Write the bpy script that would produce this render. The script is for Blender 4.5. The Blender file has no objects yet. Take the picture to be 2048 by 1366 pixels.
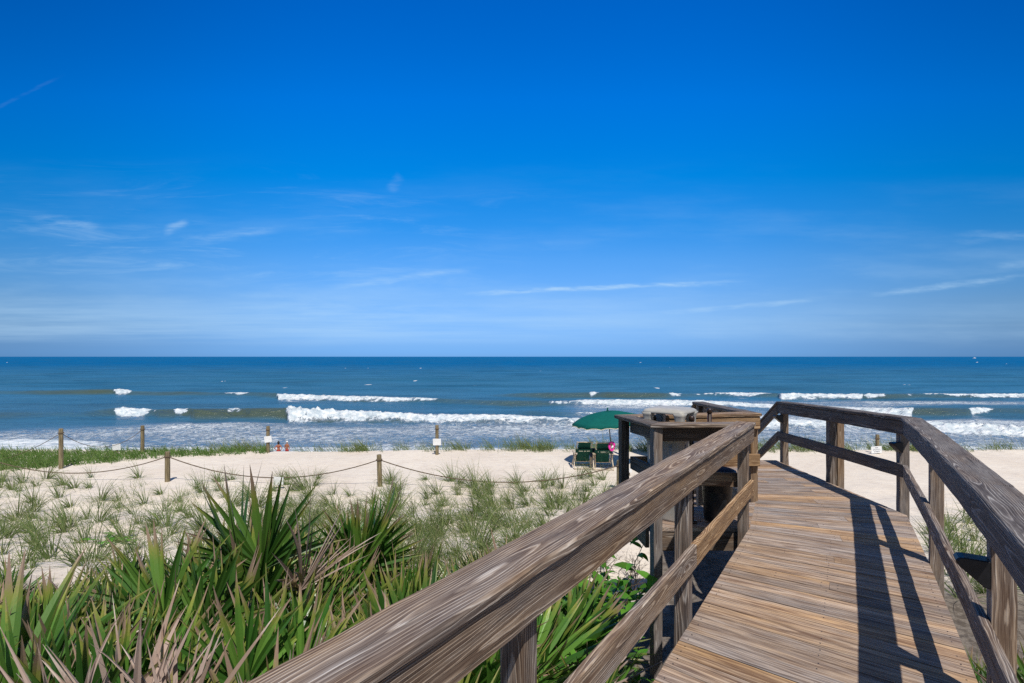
import bpy, math, random
import numpy as np
from mathutils import Vector, Matrix

random.seed(11)
S = bpy.context.scene
COL = S.collection
H = 1.65            # camera height above the deck
F = 1024.0          # focal length in photo pixels (18 mm lens)
Z = Vector((0, 0, 1))
rad = math.radians

# ------------------------------------------------------------------ helpers
def on(px, py, z):
    """point of the horizontal plane z seen at a photo pixel"""
    y = (H - z) * F / (py - 713.0)
    return Vector(((px - 1024.0) / F * y, y, z))

def tag(o, label=None, cat=None, group=None, kind=None):
    if label: o['label'] = label
    if cat: o['category'] = cat
    if group: o['group'] = group
    if kind: o['kind'] = kind
    return o

def empty(name, loc, rz=0, label=None, cat=None, group=None):
    o = bpy.data.objects.new(name, None)
    o.empty_display_size = .2
    COL.objects.link(o)
    o.location = loc
    o.rotation_euler = (0, 0, rz)
    return tag(o, label, cat, group)

def link(name, me, parent=None, loc=None):
    o = bpy.data.objects.new(name, me)
    COL.objects.link(o)
    if parent: o.parent = parent
    if loc is not None: o.location = loc
    return o

class MB:
    """collects shapes into one mesh, with grain and tone attributes for wood"""
    def __init__(s):
        s.v = []; s.f = []; s.g = []; s.t = []; s.mi = []
    def add(s, verts, faces, g=None, tone=(1, 0, 0), mi=0):
        b = len(s.v)
        s.v += [tuple(p) for p in verts]
        s.f += [tuple(i + b for i in f) for f in faces]
        s.g += [tuple(q) for q in (g if g else verts)]
        s.t += ([tuple(tone)] * len(verts)) if not isinstance(tone, list) else tone
        s.mi += [mi] * len(faces)
    def mesh(s, name, mats, smooth=False):
        me = bpy.data.meshes.new(name)
        me.from_pydata(s.v, [], s.f)
        for m in (mats if isinstance(mats, (list, tuple)) else [mats]): me.materials.append(m)
        if s.v:
            a = me.attributes.new('grain', 'FLOAT_VECTOR', 'POINT')
            a.data.foreach_set('vector', np.array(s.g, np.float32).ravel())
            a = me.attributes.new('tone', 'FLOAT_VECTOR', 'POINT')
            a.data.foreach_set('vector', np.array(s.t, np.float32).ravel())
            me.polygons.foreach_set('material_index', s.mi)
            if smooth: me.polygons.foreach_set('use_smooth', [True] * len(s.f))
        me.update()
        return me
    def build(s, name, mats, parent=None, smooth=False, loc=None):
        return link(name, s.mesh(name, mats, smooth), parent, loc)

def sweep(mb, frames, W, T, tone=(1, 0, 0), ch=.005, seg=.15, wob=.0012, mi=0, endgap=.0015, per=None):
    """board: frames = [(centre, lateral, up)], W along lateral, T along up"""
    fr = [(Vector(a), Vector(b), Vector(c)) for a, b, c in frames]
    t0 = (fr[1][0] - fr[0][0]).normalized(); fr[0] = (fr[0][0] + t0 * endgap,) + fr[0][1:]
    t1 = (fr[-1][0] - fr[-2][0]).normalized(); fr[-1] = (fr[-1][0] - t1 * endgap,) + fr[-1][1:]
    rs = []; s = 0.
    for i in range(len(fr) - 1):
        a, b = fr[i], fr[i + 1]
        L = (b[0] - a[0]).length
        n = max(1, int(L / seg))
        for k in range(n):
            q = k / n
            rs.append((a[0].lerp(b[0], q), a[1].lerp(b[1], q), a[2].lerp(b[2], q), s + L * q))
        s += L
    rs.append(fr[-1] + (s,))
    x, y = W / 2, T / 2
    c = min(ch, x * .4, y * .4)
    sec = [(-x + c, -y), (x - c, -y), (x, -y + c), (x, y - c), (x - c, y), (-x + c, y), (-x, y - c), (-x, -y + c)]
    ou = random.uniform(0, 60)
    pv = random.uniform(-.35, .35) * W
    pw = random.choice((-1, 1)) * random.uniform(.02, .07)
    V = []; G = []
    for ctr, lat, up, ss in rs:
        for (a, b) in sec:
            ja, jb = random.gauss(0, wob), random.gauss(0, wob)
            V.append(ctr + lat * (a + ja) + up * (b + jb))
            G.append((ss + ou, a + pv, b + pw))
    Fc = []
    n = len(rs)
    for i in range(n - 1):
        for k in range(8):
            k2 = (k + 1) % 8
            Fc.append((i * 8 + k, i * 8 + k2, (i + 1) * 8 + k2, (i + 1) * 8 + k))
    Fc.append(tuple(range(7, -1, -1)))
    Fc.append(tuple((n - 1) * 8 + k for k in range(8)))
    mb.add(V, Fc, G, tone, mi)

def bar(mb, p, q, W, T, lat=None, tone=(1, 0, 0), **kw):
    """straight board between two points; lat = direction of its width"""
    p = Vector(p); q = Vector(q)
    t = (q - p).normalized()
    if lat is None:
        lat = t.cross(Z)
        if lat.length < 1e-3: lat = Vector((1, 0, 0))
    lat = Vector(lat); lat = (lat - t * lat.dot(t)).normalized()
    up = lat.cross(t).normalized()
    sweep(mb, [(p, lat, up), (q, lat, up)], W, T, tone, **kw)

def tube(mb, pts, r, n=6, tone=(1, 0, 0), mi=0, cap=True):
    pts = [Vector(p) for p in pts]
    rr = r if isinstance(r, (list, tuple)) else [r] * len(pts)
    V = []; Fc = []
    for i, p in enumerate(pts):
        t = (pts[min(i + 1, len(pts) - 1)] - pts[max(i - 1, 0)]).normalized()
        a = t.cross(Z) if abs(t.z) < .95 else t.cross(Vector((1, 0, 0)))
        a.normalize(); b = t.cross(a)
        for k in range(n):
            w = 2 * math.pi * k / n
            V.append(p + (a * math.cos(w) + b * math.sin(w)) * rr[i])
    for i in range(len(pts) - 1):
        for k in range(n):
            k2 = (k + 1) % n
            Fc.append((i * n + k2, i * n + k, (i + 1) * n + k, (i + 1) * n + k2))
    if cap:
        Fc.append(tuple(range(n))); Fc.append(tuple((len(pts) - 1) * n + k for k in range(n - 1, -1, -1)))
    mb.add(V, Fc, None, tone, mi)

def lathe(mb, prof, n=16, ctr=(0, 0, 0), tone=(1, 0, 0), mi=0, sx=1, sy=1):
    """prof = [(r, z)] closed with caps"""
    V = []; Fc = []
    for r, z in prof:
        for k in range(n):
            w = 2 * math.pi * k / n
            V.append((ctr[0] + r * sx * math.cos(w), ctr[1] + r * sy * math.sin(w), ctr[2] + z))
    m = len(prof)
    for i in range(m - 1):
        for k in range(n):
            k2 = (k + 1) % n
            Fc.append((i * n + k, i * n + k2, (i + 1) * n + k2, (i + 1) * n + k))
    Fc.append(tuple(range(n - 1, -1, -1))); Fc.append(tuple((m - 1) * n + k for k in range(n)))
    mb.add(V, Fc, None, tone, mi)

def rrect(hx, hy, r, n=5):
    out = []
    for cx, cy, a0 in ((hx - r, hy - r, 0), (-hx + r, hy - r, 90), (-hx + r, -hy + r, 180), (hx - r, -hy + r, 270)):
        for k in range(n):
            a = rad(a0 + 90 * k / (n - 1))
            out.append((cx + r * math.cos(a), cy + r * math.sin(a)))
    return out

def stack(mb, levels, ctr=(0, 0, 0), tone=(1, 0, 0), mi=0):
    """rounded rectangles stacked: levels = [(hx, hy, r, z)]"""
    V = []; Fc = []
    n = 0
    for hx, hy, r, z in levels:
        ring = rrect(hx, hy, r); n = len(ring)
        V += [(ctr[0] + x, ctr[1] + y, ctr[2] + z) for x, y in ring]
    for i in range(len(levels) - 1):
        for k in range(n):
            k2 = (k + 1) % n
            Fc.append((i * n + k, i * n + k2, (i + 1) * n + k2, (i + 1) * n + k))
    Fc.append(tuple(range(n - 1, -1, -1))); Fc.append(tuple((len(levels) - 1) * n + k for k in range(n)))
    mb.add(V, Fc, None, tone, mi)

# value noise for terrain and sea
def vn(x, y, seed=0):
    x = np.asarray(x, np.float64); y = np.asarray(y, np.float64)
    xi = np.floor(x).astype(np.int64); yi = np.floor(y).astype(np.int64)
    fx = x - xi; fy = y - yi
    fx = fx * fx * (3 - 2 * fx); fy = fy * fy * (3 - 2 * fy)
    def h(a, b):
        n = (a * 374761393 + b * 668265263 + seed * 974634737) & 0xffffffff
        n = ((n ^ (n >> 13)) * 1274126177) & 0xffffffff
        return ((n ^ (n >> 16)) & 0xffffff) / float(0xffffff)
    return (h(xi, yi) * (1 - fx) + h(xi + 1, yi) * fx) * (1 - fy) + (h(xi, yi + 1) * (1 - fx) + h(xi + 1, yi + 1) * fx) * fy

def fbm(x, y, seed=0, oct=4):
    s = 0; a = .5; t = 0
    for i in range(oct):
        s = s + a * vn(x * 2 ** i, y * 2 ** i, seed + i * 17); t += a; a *= .5
    return s / t

def sst(a, b, x):
    t = np.clip((x - a) / (b - a), 0, 1)
    return t * t * (3 - 2 * t)

# ------------------------------------------------------------------ node helpers
class NT:
    def __init__(s, tree):
        s.t = tree; s.n = tree.nodes; s.l = tree.links
    def node(s, typ, **kw):
        nd = s.n.new(typ)
        for k, v in kw.items(): setattr(nd, k, v)
        return nd
    def put(s, sock, v):
        if v is None: return
        if isinstance(v, bpy.types.NodeSocket): s.l.new(v, sock)
        else:
            if hasattr(sock.default_value, '__len__') and not hasattr(v, '__len__'): v = (v,) * len(sock.default_value)
            if hasattr(sock.default_value, '__len__') and len(sock.default_value) == 4 and len(v) == 3: v = tuple(v) + (1,)
            sock.default_value = v
    def m(s, op, a, b=None, c=None, clamp=False):
        nd = s.node('ShaderNodeMath', operation=op, use_clamp=clamp)
        for i, v in enumerate((a, b, c)): s.put(nd.inputs[i], v)
        return nd.outputs[0]
    def vm(s, op, a, b=None):
        nd = s.node('ShaderNodeVectorMath', operation=op)
        s.put(nd.inputs[0], a); s.put(nd.inputs[1], b)
        return nd.outputs[0]
    def comb(s, x, y, z):
        nd = s.node('ShaderNodeCombineXYZ')
        for i, v in enumerate((x, y, z)): s.put(nd.inputs[i], v)
        return nd.outputs[0]
    def sep(s, v):
        nd = s.node('ShaderNodeSeparateXYZ'); s.put(nd.inputs[0], v)
        return nd.outputs
    def noise(s, vec, scale=1., detail=2., rough=.5, dist=0.):
        nd = s.node('ShaderNodeTexNoise')
        s.put(nd.inputs['Vector'], vec); s.put(nd.inputs['Scale'], scale); s.put(nd.inputs['Detail'], detail)
        s.put(nd.inputs['Roughness'], rough); s.put(nd.inputs['Distortion'], dist)
        return nd.outputs['Fac']
    def vor(s, vec, scale=1., feature='F1'):
        nd = s.node('ShaderNodeTexVoronoi', feature=feature)
        s.put(nd.inputs['Vector'], vec); s.put(nd.inputs['Scale'], scale)
        return nd.outputs['Distance']
    def ramp(s, fac, stops, interp='LINEAR'):
        nd = s.node('ShaderNodeValToRGB'); cr = nd.color_ramp; cr.interpolation = interp
        while len(cr.elements) < len(stops): cr.elements.new(.5)
        for e, (p, c) in zip(cr.elements, stops):
            e.position = p
            e.color = (c, c, c, 1) if not hasattr(c, '__len__') else tuple(c)[:3] + (1,)
        s.put(nd.inputs[0], fac)
        return nd.outputs[0]
    def mix(s, fac, a, b, blend='MIX'):
        nd = s.node('ShaderNodeMix', data_type='RGBA', blend_type=blend)
        s.put(nd.inputs[0], fac); s.put(nd.inputs[6], a); s.put(nd.inputs[7], b)
        return nd.outputs[2]
    def step(s, x, a, b):
        nd = s.node('ShaderNodeMapRange', interpolation_type='SMOOTHSTEP')
        s.put(nd.inputs[0], x); s.put(nd.inputs[1], a); s.put(nd.inputs[2], b)
        return nd.outputs[0]
    def attr(s, name, out='Vector'):
        nd = s.node('ShaderNodeAttribute', attribute_name=name)
        return nd.outputs[out]
    def bump(s, h, strength=.3, dist=.01, normal=None):
        nd = s.node('ShaderNodeBump')
        s.put(nd.inputs['Strength'], strength); s.put(nd.inputs['Distance'], dist); s.put(nd.inputs['Height'], h)
        if normal is not None: s.put(nd.inputs['Normal'], normal)
        return nd.outputs[0]

def mat(name):
    m = bpy.data.materials.new(name); m.use_nodes = True
    n = NT(m.node_tree)
    return m, n, m.node_tree.nodes['Principled BSDF']

def plain(name, col, rough=.6, spec=.4, var=.25, scale=30., metal=0., bump=.0):
    m, n, p = mat(name)
    tc = n.node('ShaderNodeTexCoord').outputs['Object']
    f = n.noise(tc, scale, 4, .6)
    dark = tuple(c * (1 - var) for c in col); lite = tuple(min(1, c * (1 + var)) for c in col)
    n.put(p.inputs['Base Color'], n.mix(n.step(f, .3, .7), dark, lite))
    p.inputs['Roughness'].default_value = rough; p.inputs['Specular IOR Level'].default_value = spec
    p.inputs['Metallic'].default_value = metal
    if bump: n.put(p.inputs['Normal'], n.bump(f, bump, .005))
    return m

# ------------------------------------------------------------------ materials
def make_wood(name, period=.0070, ring=.62, crk=.8, pale=0.):
    m, n, p = mat(name)
    u, v, w = n.sep(n.attr('grain'))
    tb, tw, tx = n.sep(n.attr('tone'))
    A = n.comb(n.m('MULTIPLY', u, 1.1), n.m('MULTIPLY', v, 6), n.m('MULTIPLY', w, 6))
    n1 = n.noise(A, 1, 2, .5); n2 = n.noise(n.vm('ADD', A, (31, 7, 5)), 1, 2, .5)
    v2 = n.m('MULTIPLY_ADD', n.m('SUBTRACT', n1, .5), .055, v)
    w2 = n.m('MULTIPLY_ADD', n.m('SUBTRACT', n2, .5), .055, w)
    kd = n.vor(n.comb(n.m('MULTIPLY', u, 1.25), n.m('MULTIPLY', v, 7.5), n.m('MULTIPLY', w, 4)), 1.)
    knot = n.m('SUBTRACT', 1., n.step(kd, .02, .3))
    r = n.m('SQRT', n.m('ADD', n.m('MULTIPLY', v2, v2), n.m('MULTIPLY', w2, w2)))
    fine = n.noise(n.comb(n.m('MULTIPLY', u, 9), n.m('MULTIPLY', v, 70), n.m('MULTIPLY', w, 70)), 1, 2, .5)
    r = n.m('MULTIPLY_ADD', knot, .017, r)
    r = n.m('MULTIPLY_ADD', n.m('SUBTRACT', fine, .5), .0035, r)
    fib0 = n.noise(n.comb(n.m('MULTIPLY', u, 5), n.m('MULTIPLY', v, 420), n.m('MULTIPLY', w, 420)), 1, 2, .6)
    ph = n.m('FRACT', n.m('DIVIDE', r, period))
    late = n.ramp(ph, [(0, .0), (.5, .06), (.70, .42), (.80, 1.), (.90, .85), (1, 0.)])
    late = n.m('MULTIPLY', n.m('MULTIPLY', late, n.m('MULTIPLY_ADD', n.step(fib0, .3, .7), .5, .55)), n.step(n.noise(n.comb(n.m('MULTIPLY', u, 2.2), n.m('MULTIPLY', v, 22), n.m('MULTIPLY', w, 22)), 1, 2, .5), .12, .5))
    fib = n.noise(n.comb(n.m('MULTIPLY', u, 7), n.m('MULTIPLY', v, 330), n.m('MULTIPLY', w, 330)), 1, 3, .6)
    cr = n.noise(n.comb(n.m('MULTIPLY', u, 1.6), n.m('MULTIPLY', v, 85), n.m('MULTIPLY', w, 85)), 1, 5, .6)
    crack = n.m('SUBTRACT', 1., n.step(cr, .30, .41))
    blotch = n.noise(n.comb(n.m('MULTIPLY', u, 1.7), n.m('MULTIPLY', v, 9), n.m('MULTIPLY', w, 9)), 1, 4, .6)
    blot2 = n.noise(n.comb(n.m('MULTIPLY', u, 3.1), n.m('MULTIPLY', v, 22), n.m('MULTIPLY', w, 22)), 1, 3, .6)
    warm = n.m('ADD', tw, n.m('MULTIPLY', n.m('SUBTRACT', blotch, .5), 1.5), clamp=True)
    dark = n.mix(warm, (.074, .058, .052), (.125, .064, .032))
    mid = n.mix(warm, (.27, .238, .222), (.375, .240, .125))
    lite = n.mix(warm, (.66, .63, .60), (.66, .51, .36))
    blot3 = n.noise(n.comb(n.m('MULTIPLY', u, 2.2), n.m('MULTIPLY', v, 30), n.m('MULTIPLY', w, 30)), 1, 5, .65)
    x = n.m('MULTIPLY_ADD', late, ring, n.m('MULTIPLY', n.step(fib, .25, .75), .24))
    x = n.m('ADD', x, n.m('MULTIPLY', n.m('SUBTRACT', blot2, .5), .42))
    x = n.m('ADD', x, n.m('MULTIPLY', n.m('SUBTRACT', blot3, .42), pale), clamp=True)
    c = n.mix(n.step(x, 0, .4), dark, mid)
    c = n.mix(n.step(x, .38, .95), c, lite)
    c = n.mix(n.m('MULTIPLY', crack, crk), c, (.035, .026, .02))
    kc = n.m('SUBTRACT', 1., n.step(kd, .03, .07))
    c = n.mix(n.m('MULTIPLY', kc, .75), c, (.10, .045, .02))
    c = n.mix(1., c, n.comb(tb, tb, tb), 'MULTIPLY')
    n.put(p.inputs['Base Color'], c)
    p.inputs['Roughness'].default_value = .75
    p.inputs['Specular IOR Level'].default_value = .32
    hgt = n.m('SUBTRACT', n.m('MULTIPLY_ADD', late, .8, n.m('MULTIPLY', fib, .5)), crack)
    n.put(p.inputs['Normal'], n.bump(hgt, .7, .003))
    return m
WOOD = make_wood('weathered_wood')
DECKW = make_wood('deck_wood', .019, .26, .42, .5)

def make_postwood():
    m, n, p = mat('fence_post_wood')
    tc = n.node('ShaderNodeTexCoord').outputs['Object']
    x, y, z = n.sep(tc)
    f = n.noise(n.comb(n.m('MULTIPLY', x, 40), n.m('MULTIPLY', y, 40), n.m('MULTIPLY', z, 2.5)), 1, 4, .6)
    n.put(p.inputs['Base Color'], n.mix(n.step(f, .3, .7), (.10, .075, .035), (.30, .24, .14)))
    p.inputs['Roughness'].default_value = .8
    n.put(p.inputs['Normal'], n.bump(f, .5, .01))
    return m
POSTW = make_postwood()

def make_sand():
    m, n, p = mat('sand')
    geo = n.node('ShaderNodeNewGeometry').outputs['Position']
    x, y, z = n.sep(geo)
    big = n.noise(geo, .35, 4, .6)
    mid = n.noise(geo, 3.2, 5, .65)
    spk = n.noise(geo, 55, 3, .7)
    rip = n.noise(n.comb(n.m('MULTIPLY', x, 1.6), n.m('MULTIPLY', y, 5.5), 0), 1, 4, .6, .6)
    c = n.mix(n.step(big, .3, .7), (.70, .610, .515), (.77, .690, .595))
    c = n.mix(n.m('MULTIPLY', n.step(mid, .45, .8), .5), c, (.53, .44, .37))
    c = n.mix(n.m('MULTIPLY', n.step(spk, .55, .8), .3), c, (.42, .34, .28))
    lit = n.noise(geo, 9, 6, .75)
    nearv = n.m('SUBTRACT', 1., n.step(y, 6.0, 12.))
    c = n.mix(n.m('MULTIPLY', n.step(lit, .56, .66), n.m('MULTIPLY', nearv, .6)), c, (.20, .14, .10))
    litter_shade = n.m('SUBTRACT', 1., n.step(n.m('SUBTRACT', n.m('MULTIPLY_ADD', n.m('SUBTRACT', mid, .5), 1.2, y), n.m('MULTIPLY', n.m('MULTIPLY', n.step(x, 1.9, 2.4), n.m('SUBTRACT', 1., n.step(x, 3.6, 4.4))), 2.2)), 6.2, 7.1))  # dark litter under the palmettos, plus shade painted in around recess and platform
    c = n.mix(n.m('MULTIPLY', litter_shade, n.m('MULTIPLY_ADD', n.step(lit, .4, .6), -.18, .93)), c, (.060, .045, .034))
    wet = n.m('SUBTRACT', 1., n.step(z, -8.3, -7.55))
    c = n.mix(n.m('MULTIPLY', wet, .8), c, (.24, .20, .17))
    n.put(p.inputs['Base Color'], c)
    n.put(p.inputs['Roughness'], n.m('MULTIPLY_ADD', wet, -.45, .92))
    p.inputs['Specular IOR Level'].default_value = .25
    h = n.m('ADD', n.m('MULTIPLY', mid, .5), n.m('ADD', n.m('MULTIPLY', rip, .7), n.m('MULTIPLY', spk, .12)))
    n.put(p.inputs['Normal'], n.bump(h, .6, .10))
    return m
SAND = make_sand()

def make_water():
    m, n, p = mat('sea_water')
    geo = n.node('ShaderNodeNewGeometry').outputs['Position']
    x, y, z = n.sep(geo)
    D = n.attr('foam', 'Fac'); SH = n.attr('shallow', 'Fac')
    # lacy foam drifting on the surface
    P = n.comb(n.m('MULTIPLY', x, .55), n.m('MULTIPLY', y, .52), 0)
    w1 = n.noise(P, 1.0, 5, .62, .9)
    w2 = n.noise(n.vm('ADD', P, (17, 3, 0)), 2.6, 5, .65, .8)
    rid = n.m('SUBTRACT', 1., n.m('ABSOLUTE', n.m('MULTIPLY_ADD', w1, 5.2, -2.6)))
    rid2 = n.m('SUBTRACT', 1., n.m('ABSOLUTE', n.m('MULTIPLY_ADD', w2, 5.0, -2.5)))
    lac = n.m('MAXIMUM', rid, n.m('MULTIPLY', rid2, .92))
    lac = n.m('MULTIPLY_ADD', n.noise(P, 9, 4, .7), .45, n.m('SUBTRACT', lac, .22))
    thr = n.m('MULTIPLY_ADD', D, -1.5, 1.32)
    fo = n.m('MULTIPLY', n.step(n.m('SUBTRACT', lac, thr), -.10, .35), n.m('MULTIPLY_ADD', n.step(D, .0, .6), .55, .45))
    w3 = n.noise(n.vm('ADD', P, (5, 23, 0)), 4.5, 5, .7, .5)
    fo = n.m('MAXIMUM', fo, n.step(n.m('MULTIPLY_ADD', n.m('SUBTRACT', w3, .5), .9, D), .62, .92))
    patch = n.noise(n.comb(n.m('MULTIPLY', x, .02), n.m('MULTIPLY', y, .05), 0), 1, 4, .6)
    deep = n.mix(n.step(patch, .35, .65), (.027, .138, .262), (.042, .172, .318))
    deep = n.mix(n.step(y, 140., 700.), deep, (0., .118, .315))
    swl = n.noise(n.comb(n.m('MULTIPLY', x, .03), n.m('MULTIPLY', y, .085), 4), 1, 5, .62, .4)
    wind = n.noise(n.comb(n.m('MULTIPLY', x, .004), n.m('MULTIPLY', y, .016), 8), 1, 4, .6)
    deep = n.mix(n.m('MULTIPLY', n.step(swl, .48, .72), .5), deep, (.010, .055, .115))
    deep = n.mix(n.m('MULTIPLY', n.step(swl, .5, .25), .35), deep, (.05, .19, .37))
    deep = n.mix(n.m('MULTIPLY', n.step(wind, .5, .7), .3), deep, (.018, .115, .190))
    wc = n.mix(SH, deep, (.070, .098, .074))
    thin = n.m('MULTIPLY', n.step(D, .12, .5), n.m('MULTIPLY_ADD', w2, .5, .12))
    wc = n.mix(thin, wc, (.29, .45, .74))
    fcol = n.mix(n.step(n.noise(n.comb(n.m('MULTIPLY', x, .9), n.m('MULTIPLY', y, .9), n.m('MULTIPLY', z, 1.5)), 1, 5, .7, .4), .38, .62), (.46, .54, .60), (.76, .79, .82))
    c = n.mix(fo, wc, fcol)
    near = n.m('DIVIDE', 60., n.m('MAXIMUM', y, 60.))
    b1 = n.noise(n.comb(n.m('MULTIPLY', x, .55), n.m('MULTIPLY', y, 1.1), 0), 1, 5, .62, .3)
    b2 = n.noise(n.comb(n.m('MULTIPLY', x, .09), n.m('MULTIPLY', y, .22), 0), 1, 5, .6, .3)
    h = n.m('ADD', n.m('MULTIPLY', b1, .8), n.m('MULTIPLY', b2, 2.6))
    bn = n.bump(n.m('MULTIPLY_ADD', fo, .25, h), .85, .8)
    df = n.node('ShaderNodeBsdfDiffuse'); n.put(df.inputs['Color'], c); n.put(df.inputs['Normal'], bn)
    gl = n.node('ShaderNodeBsdfGlossy'); n.put(gl.inputs['Color'], (1, 1, 1)); gl.inputs['Roughness'].default_value = .18; n.put(gl.inputs['Normal'], bn)
    fr = n.node('ShaderNodeFresnel'); fr.inputs['IOR'].default_value = 1.33; n.put(fr.inputs['Normal'], bn)
    k = n.m('MULTIPLY', n.m('MINIMUM', fr.outputs[0], .5), n.m('MULTIPLY_ADD', n.step(y, 55., 170.), -.58, .66))
    k = n.m('MULTIPLY', k, n.m('SUBTRACT', 1., fo))
    mx = n.node('ShaderNodeMixShader'); n.put(mx.inputs[0], k)
    n.l.new(df.outputs[0], mx.inputs[1]); n.l.new(gl.outputs[0], mx.inputs[2])
    out = [q for q in n.n if q.type == 'OUTPUT_MATERIAL'][0]
    n.l.new(mx.outputs[0], out.inputs[0])
    return m
WATER = make_water()

def make_leaf(name, base, tip, edge, spec=.45, rough=.38, trans=.28, green2=None):
    """tone: x = brightness, y = distance along the blade 0..1, z = random"""
    m, n, p = mat(name)
    tb, tt, tr = n.sep(n.attr('tone'))
    g = n.attr('grain')
    nz = n.noise(g, 14, 3, .6)
    c = n.mix(tr, base, green2 or tuple(k * 1.5 for k in base))
    t2 = n.m('ADD', tt, n.m('MULTIPLY', n.m('SUBTRACT', nz, .5), .25))
    st = n.m('MULTIPLY_ADD', tr, -.30, 1.02)
    c = n.mix(n.step(t2, n.m('SUBTRACT', st, .22), st), c, edge)
    c = n.mix(n.step(t2, n.m('SUBTRACT', st, .06), n.m('ADD', st, .1)), c, tip)
    c = n.mix(1., c, n.comb(tb, tb, tb), 'MULTIPLY')
    n.put(p.inputs['Base Color'], c)
    p.inputs['Roughness'].default_value = rough
    p.inputs['Specular IOR Level'].default_value = spec
    n.put(p.inputs['Normal'], n.bump(nz, .25, .004))
    tl = n.node('ShaderNodeBsdfTranslucent'); n.put(tl.inputs[0], n.mix(1., c, (1.5, 1.6, .8), 'MULTIPLY'))
    mx = n.node('ShaderNodeMixShader'); mx.inputs[0].default_value = trans
    n.l.new(p.outputs[0], mx.inputs[1]); n.l.new(tl.outputs[0], mx.inputs[2])
    out = [k for k in n.n if k.type == 'OUTPUT_MATERIAL'][0]
    n.l.new(mx.outputs[0], out.inputs[0])
    return m
PALM = make_leaf('palmetto_leaf', (.036, .112, .016), (.34, .23, .17), (.26, .27, .055), spec=.6, rough=.33, trans=.16, green2=(.14, .27, .045))
DRY = make_leaf('dry_palmetto_leaf', (.36, .275, .24), (.44, .36, .32), (.25, .18, .145), spec=.15, rough=.8, trans=.1, green2=(.19, .135, .10))
GRASS = make_leaf('dune_grass_blade', (.105, .155, .048), (.40, .32, .18), (.32, .32, .15), spec=.2, rough=.6, trans=.25, green2=(.22, .265, .11))
LUSH = make_leaf('shoulder_grass_blade', (.085, .170, .038), (.26, .28, .10), (.17, .24, .06), spec=.2, rough=.6, trans=.25, green2=(.14, .23, .06))
BROAD = make_leaf('broad_leaf', (.075, .24, .025), (.18, .31, .05), (.11, .26, .03), spec=.2, rough=.5, trans=.35, green2=(.19, .39, .05))
STEM = plain('plant_stem', (.16, .13, .06), .7, .2)
TWIG = plain('dry_twig', (.15, .115, .085), .8, .2)
BLACK = plain('black_metal', (.012, .012, .014), .4, .5)
ROPE = plain('rope_fibre', (.14, .105, .075), .9, .1, .35, 60, bump=.5)
WHITE = plain('white_sign_paint', (.78, .79, .80), .5, .3, .06, 6)
INK = plain('sign_lettering', (.10, .12, .16), .7, .2)
GREYP = plain('taupe_plastic', (.42, .40, .36), .45, .4, .1, 8)
DARKP = plain('dark_plastic', (.018, .020, .024), .45, .4)
BROWNP = plain('dark_brown_metal', (.035, .018, .012), .35, .5)
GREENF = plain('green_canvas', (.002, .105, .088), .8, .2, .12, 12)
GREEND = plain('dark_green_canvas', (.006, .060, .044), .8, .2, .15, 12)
CREAM = plain('cream_trim', (.70, .66, .52), .7, .2, .1)
CHAIRW = plain('varnished_chair_wood', (.50, .41, .30), .5, .3, .25, 20)
BLUE = plain('navy_fabric', (.02, .03, .06), .8, .2)
PINK = plain('pink_plastic', (.85, .04, .38), .4, .4, .1)
SKIN = plain('tanned_skin', (.34, .14, .075), .5, .3, .1)
HAIR = plain('dark_hair', (.02, .014, .012), .5, .3)
REDF = plain('red_swimwear', (.34, .03, .035), .6, .2)
LITTER = plain('dead_leaf_litter', (.12, .085, .06), .9, .1, .5, 15)

# ------------------------------------------------------------------ terrain
def ground_z(x, y):
    x = np.asarray(x, np.float64); y = np.asarray(y, np.float64)
    z = -1.42 - .98 * sst(6.5, 15., y + .25 * (fbm(x * .25, y * .25, 3) - .5) * 6)
    amp = .30 * sst(4., 7., y) * (1 - sst(13., 16.5, y)) + .05
    z = z + amp * (fbm(x * .45 + 9, y * .6, 5, 4) - .5) * 1.6
    z = z + .05 * (fbm(x * 1.7, y * 2.2, 21, 3) - .5) * (1 - sst(13.5, 16, y))
    z = z + .10 * (fbm(x * .12, y * .25, 8, 3) - .5) * sst(14, 18, y)
    edge = 21.9 + 1.2 * (fbm(x * .12, y * 0 + 3, 14, 3) - .5)
    z = z - 4.75 * sst(edge, edge + 7.5, y)
    z = z - 1.25 * sst(34, 60, y)
    z = z - 6 * sst(58, 120, y)
    return z
def gz(x, y): return float(ground_z(x, y))

def grid_mesh(name, xs, ys, zf, mats, attrs=None, fan=False):
    nx, ny = len(xs), len(ys)
    YY, XX = np.meshgrid(ys, xs, indexing='ij')
    if fan: XX = XX * YY
    ZZ = zf(XX, YY)
    co = np.stack([XX, YY, ZZ], -1).reshape(-1, 3).astype(np.float32)
    me = bpy.data.meshes.new(name)
    nf = (nx - 1) * (ny - 1)
    me.vertices.add(nx * ny); me.vertices.foreach_set('co', co.ravel())
    i = (np.arange(ny - 1)[:, None] * nx + np.arange(nx - 1)[None]).ravel()
    q = np.stack([i, i + 1, i + nx + 1, i + nx], -1).astype(np.int32)
    me.loops.add(nf * 4); me.loops.foreach_set('vertex_index', q.ravel())
    me.polygons.add(nf); me.polygons.foreach_set('loop_start', np.arange(nf, dtype=np.int32) * 4)
    me.polygons.foreach_set('use_smooth', np.ones(nf, bool))
    me.materials.append(mats)
    for k, fn in (attrs or {}).items():
        a = me.attributes.new(k, 'FLOAT', 'POINT')
        a.data.foreach_set('value', fn(XX, YY).ravel().astype(np.float32))
    me.update(calc_edges=True)
    return me

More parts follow.
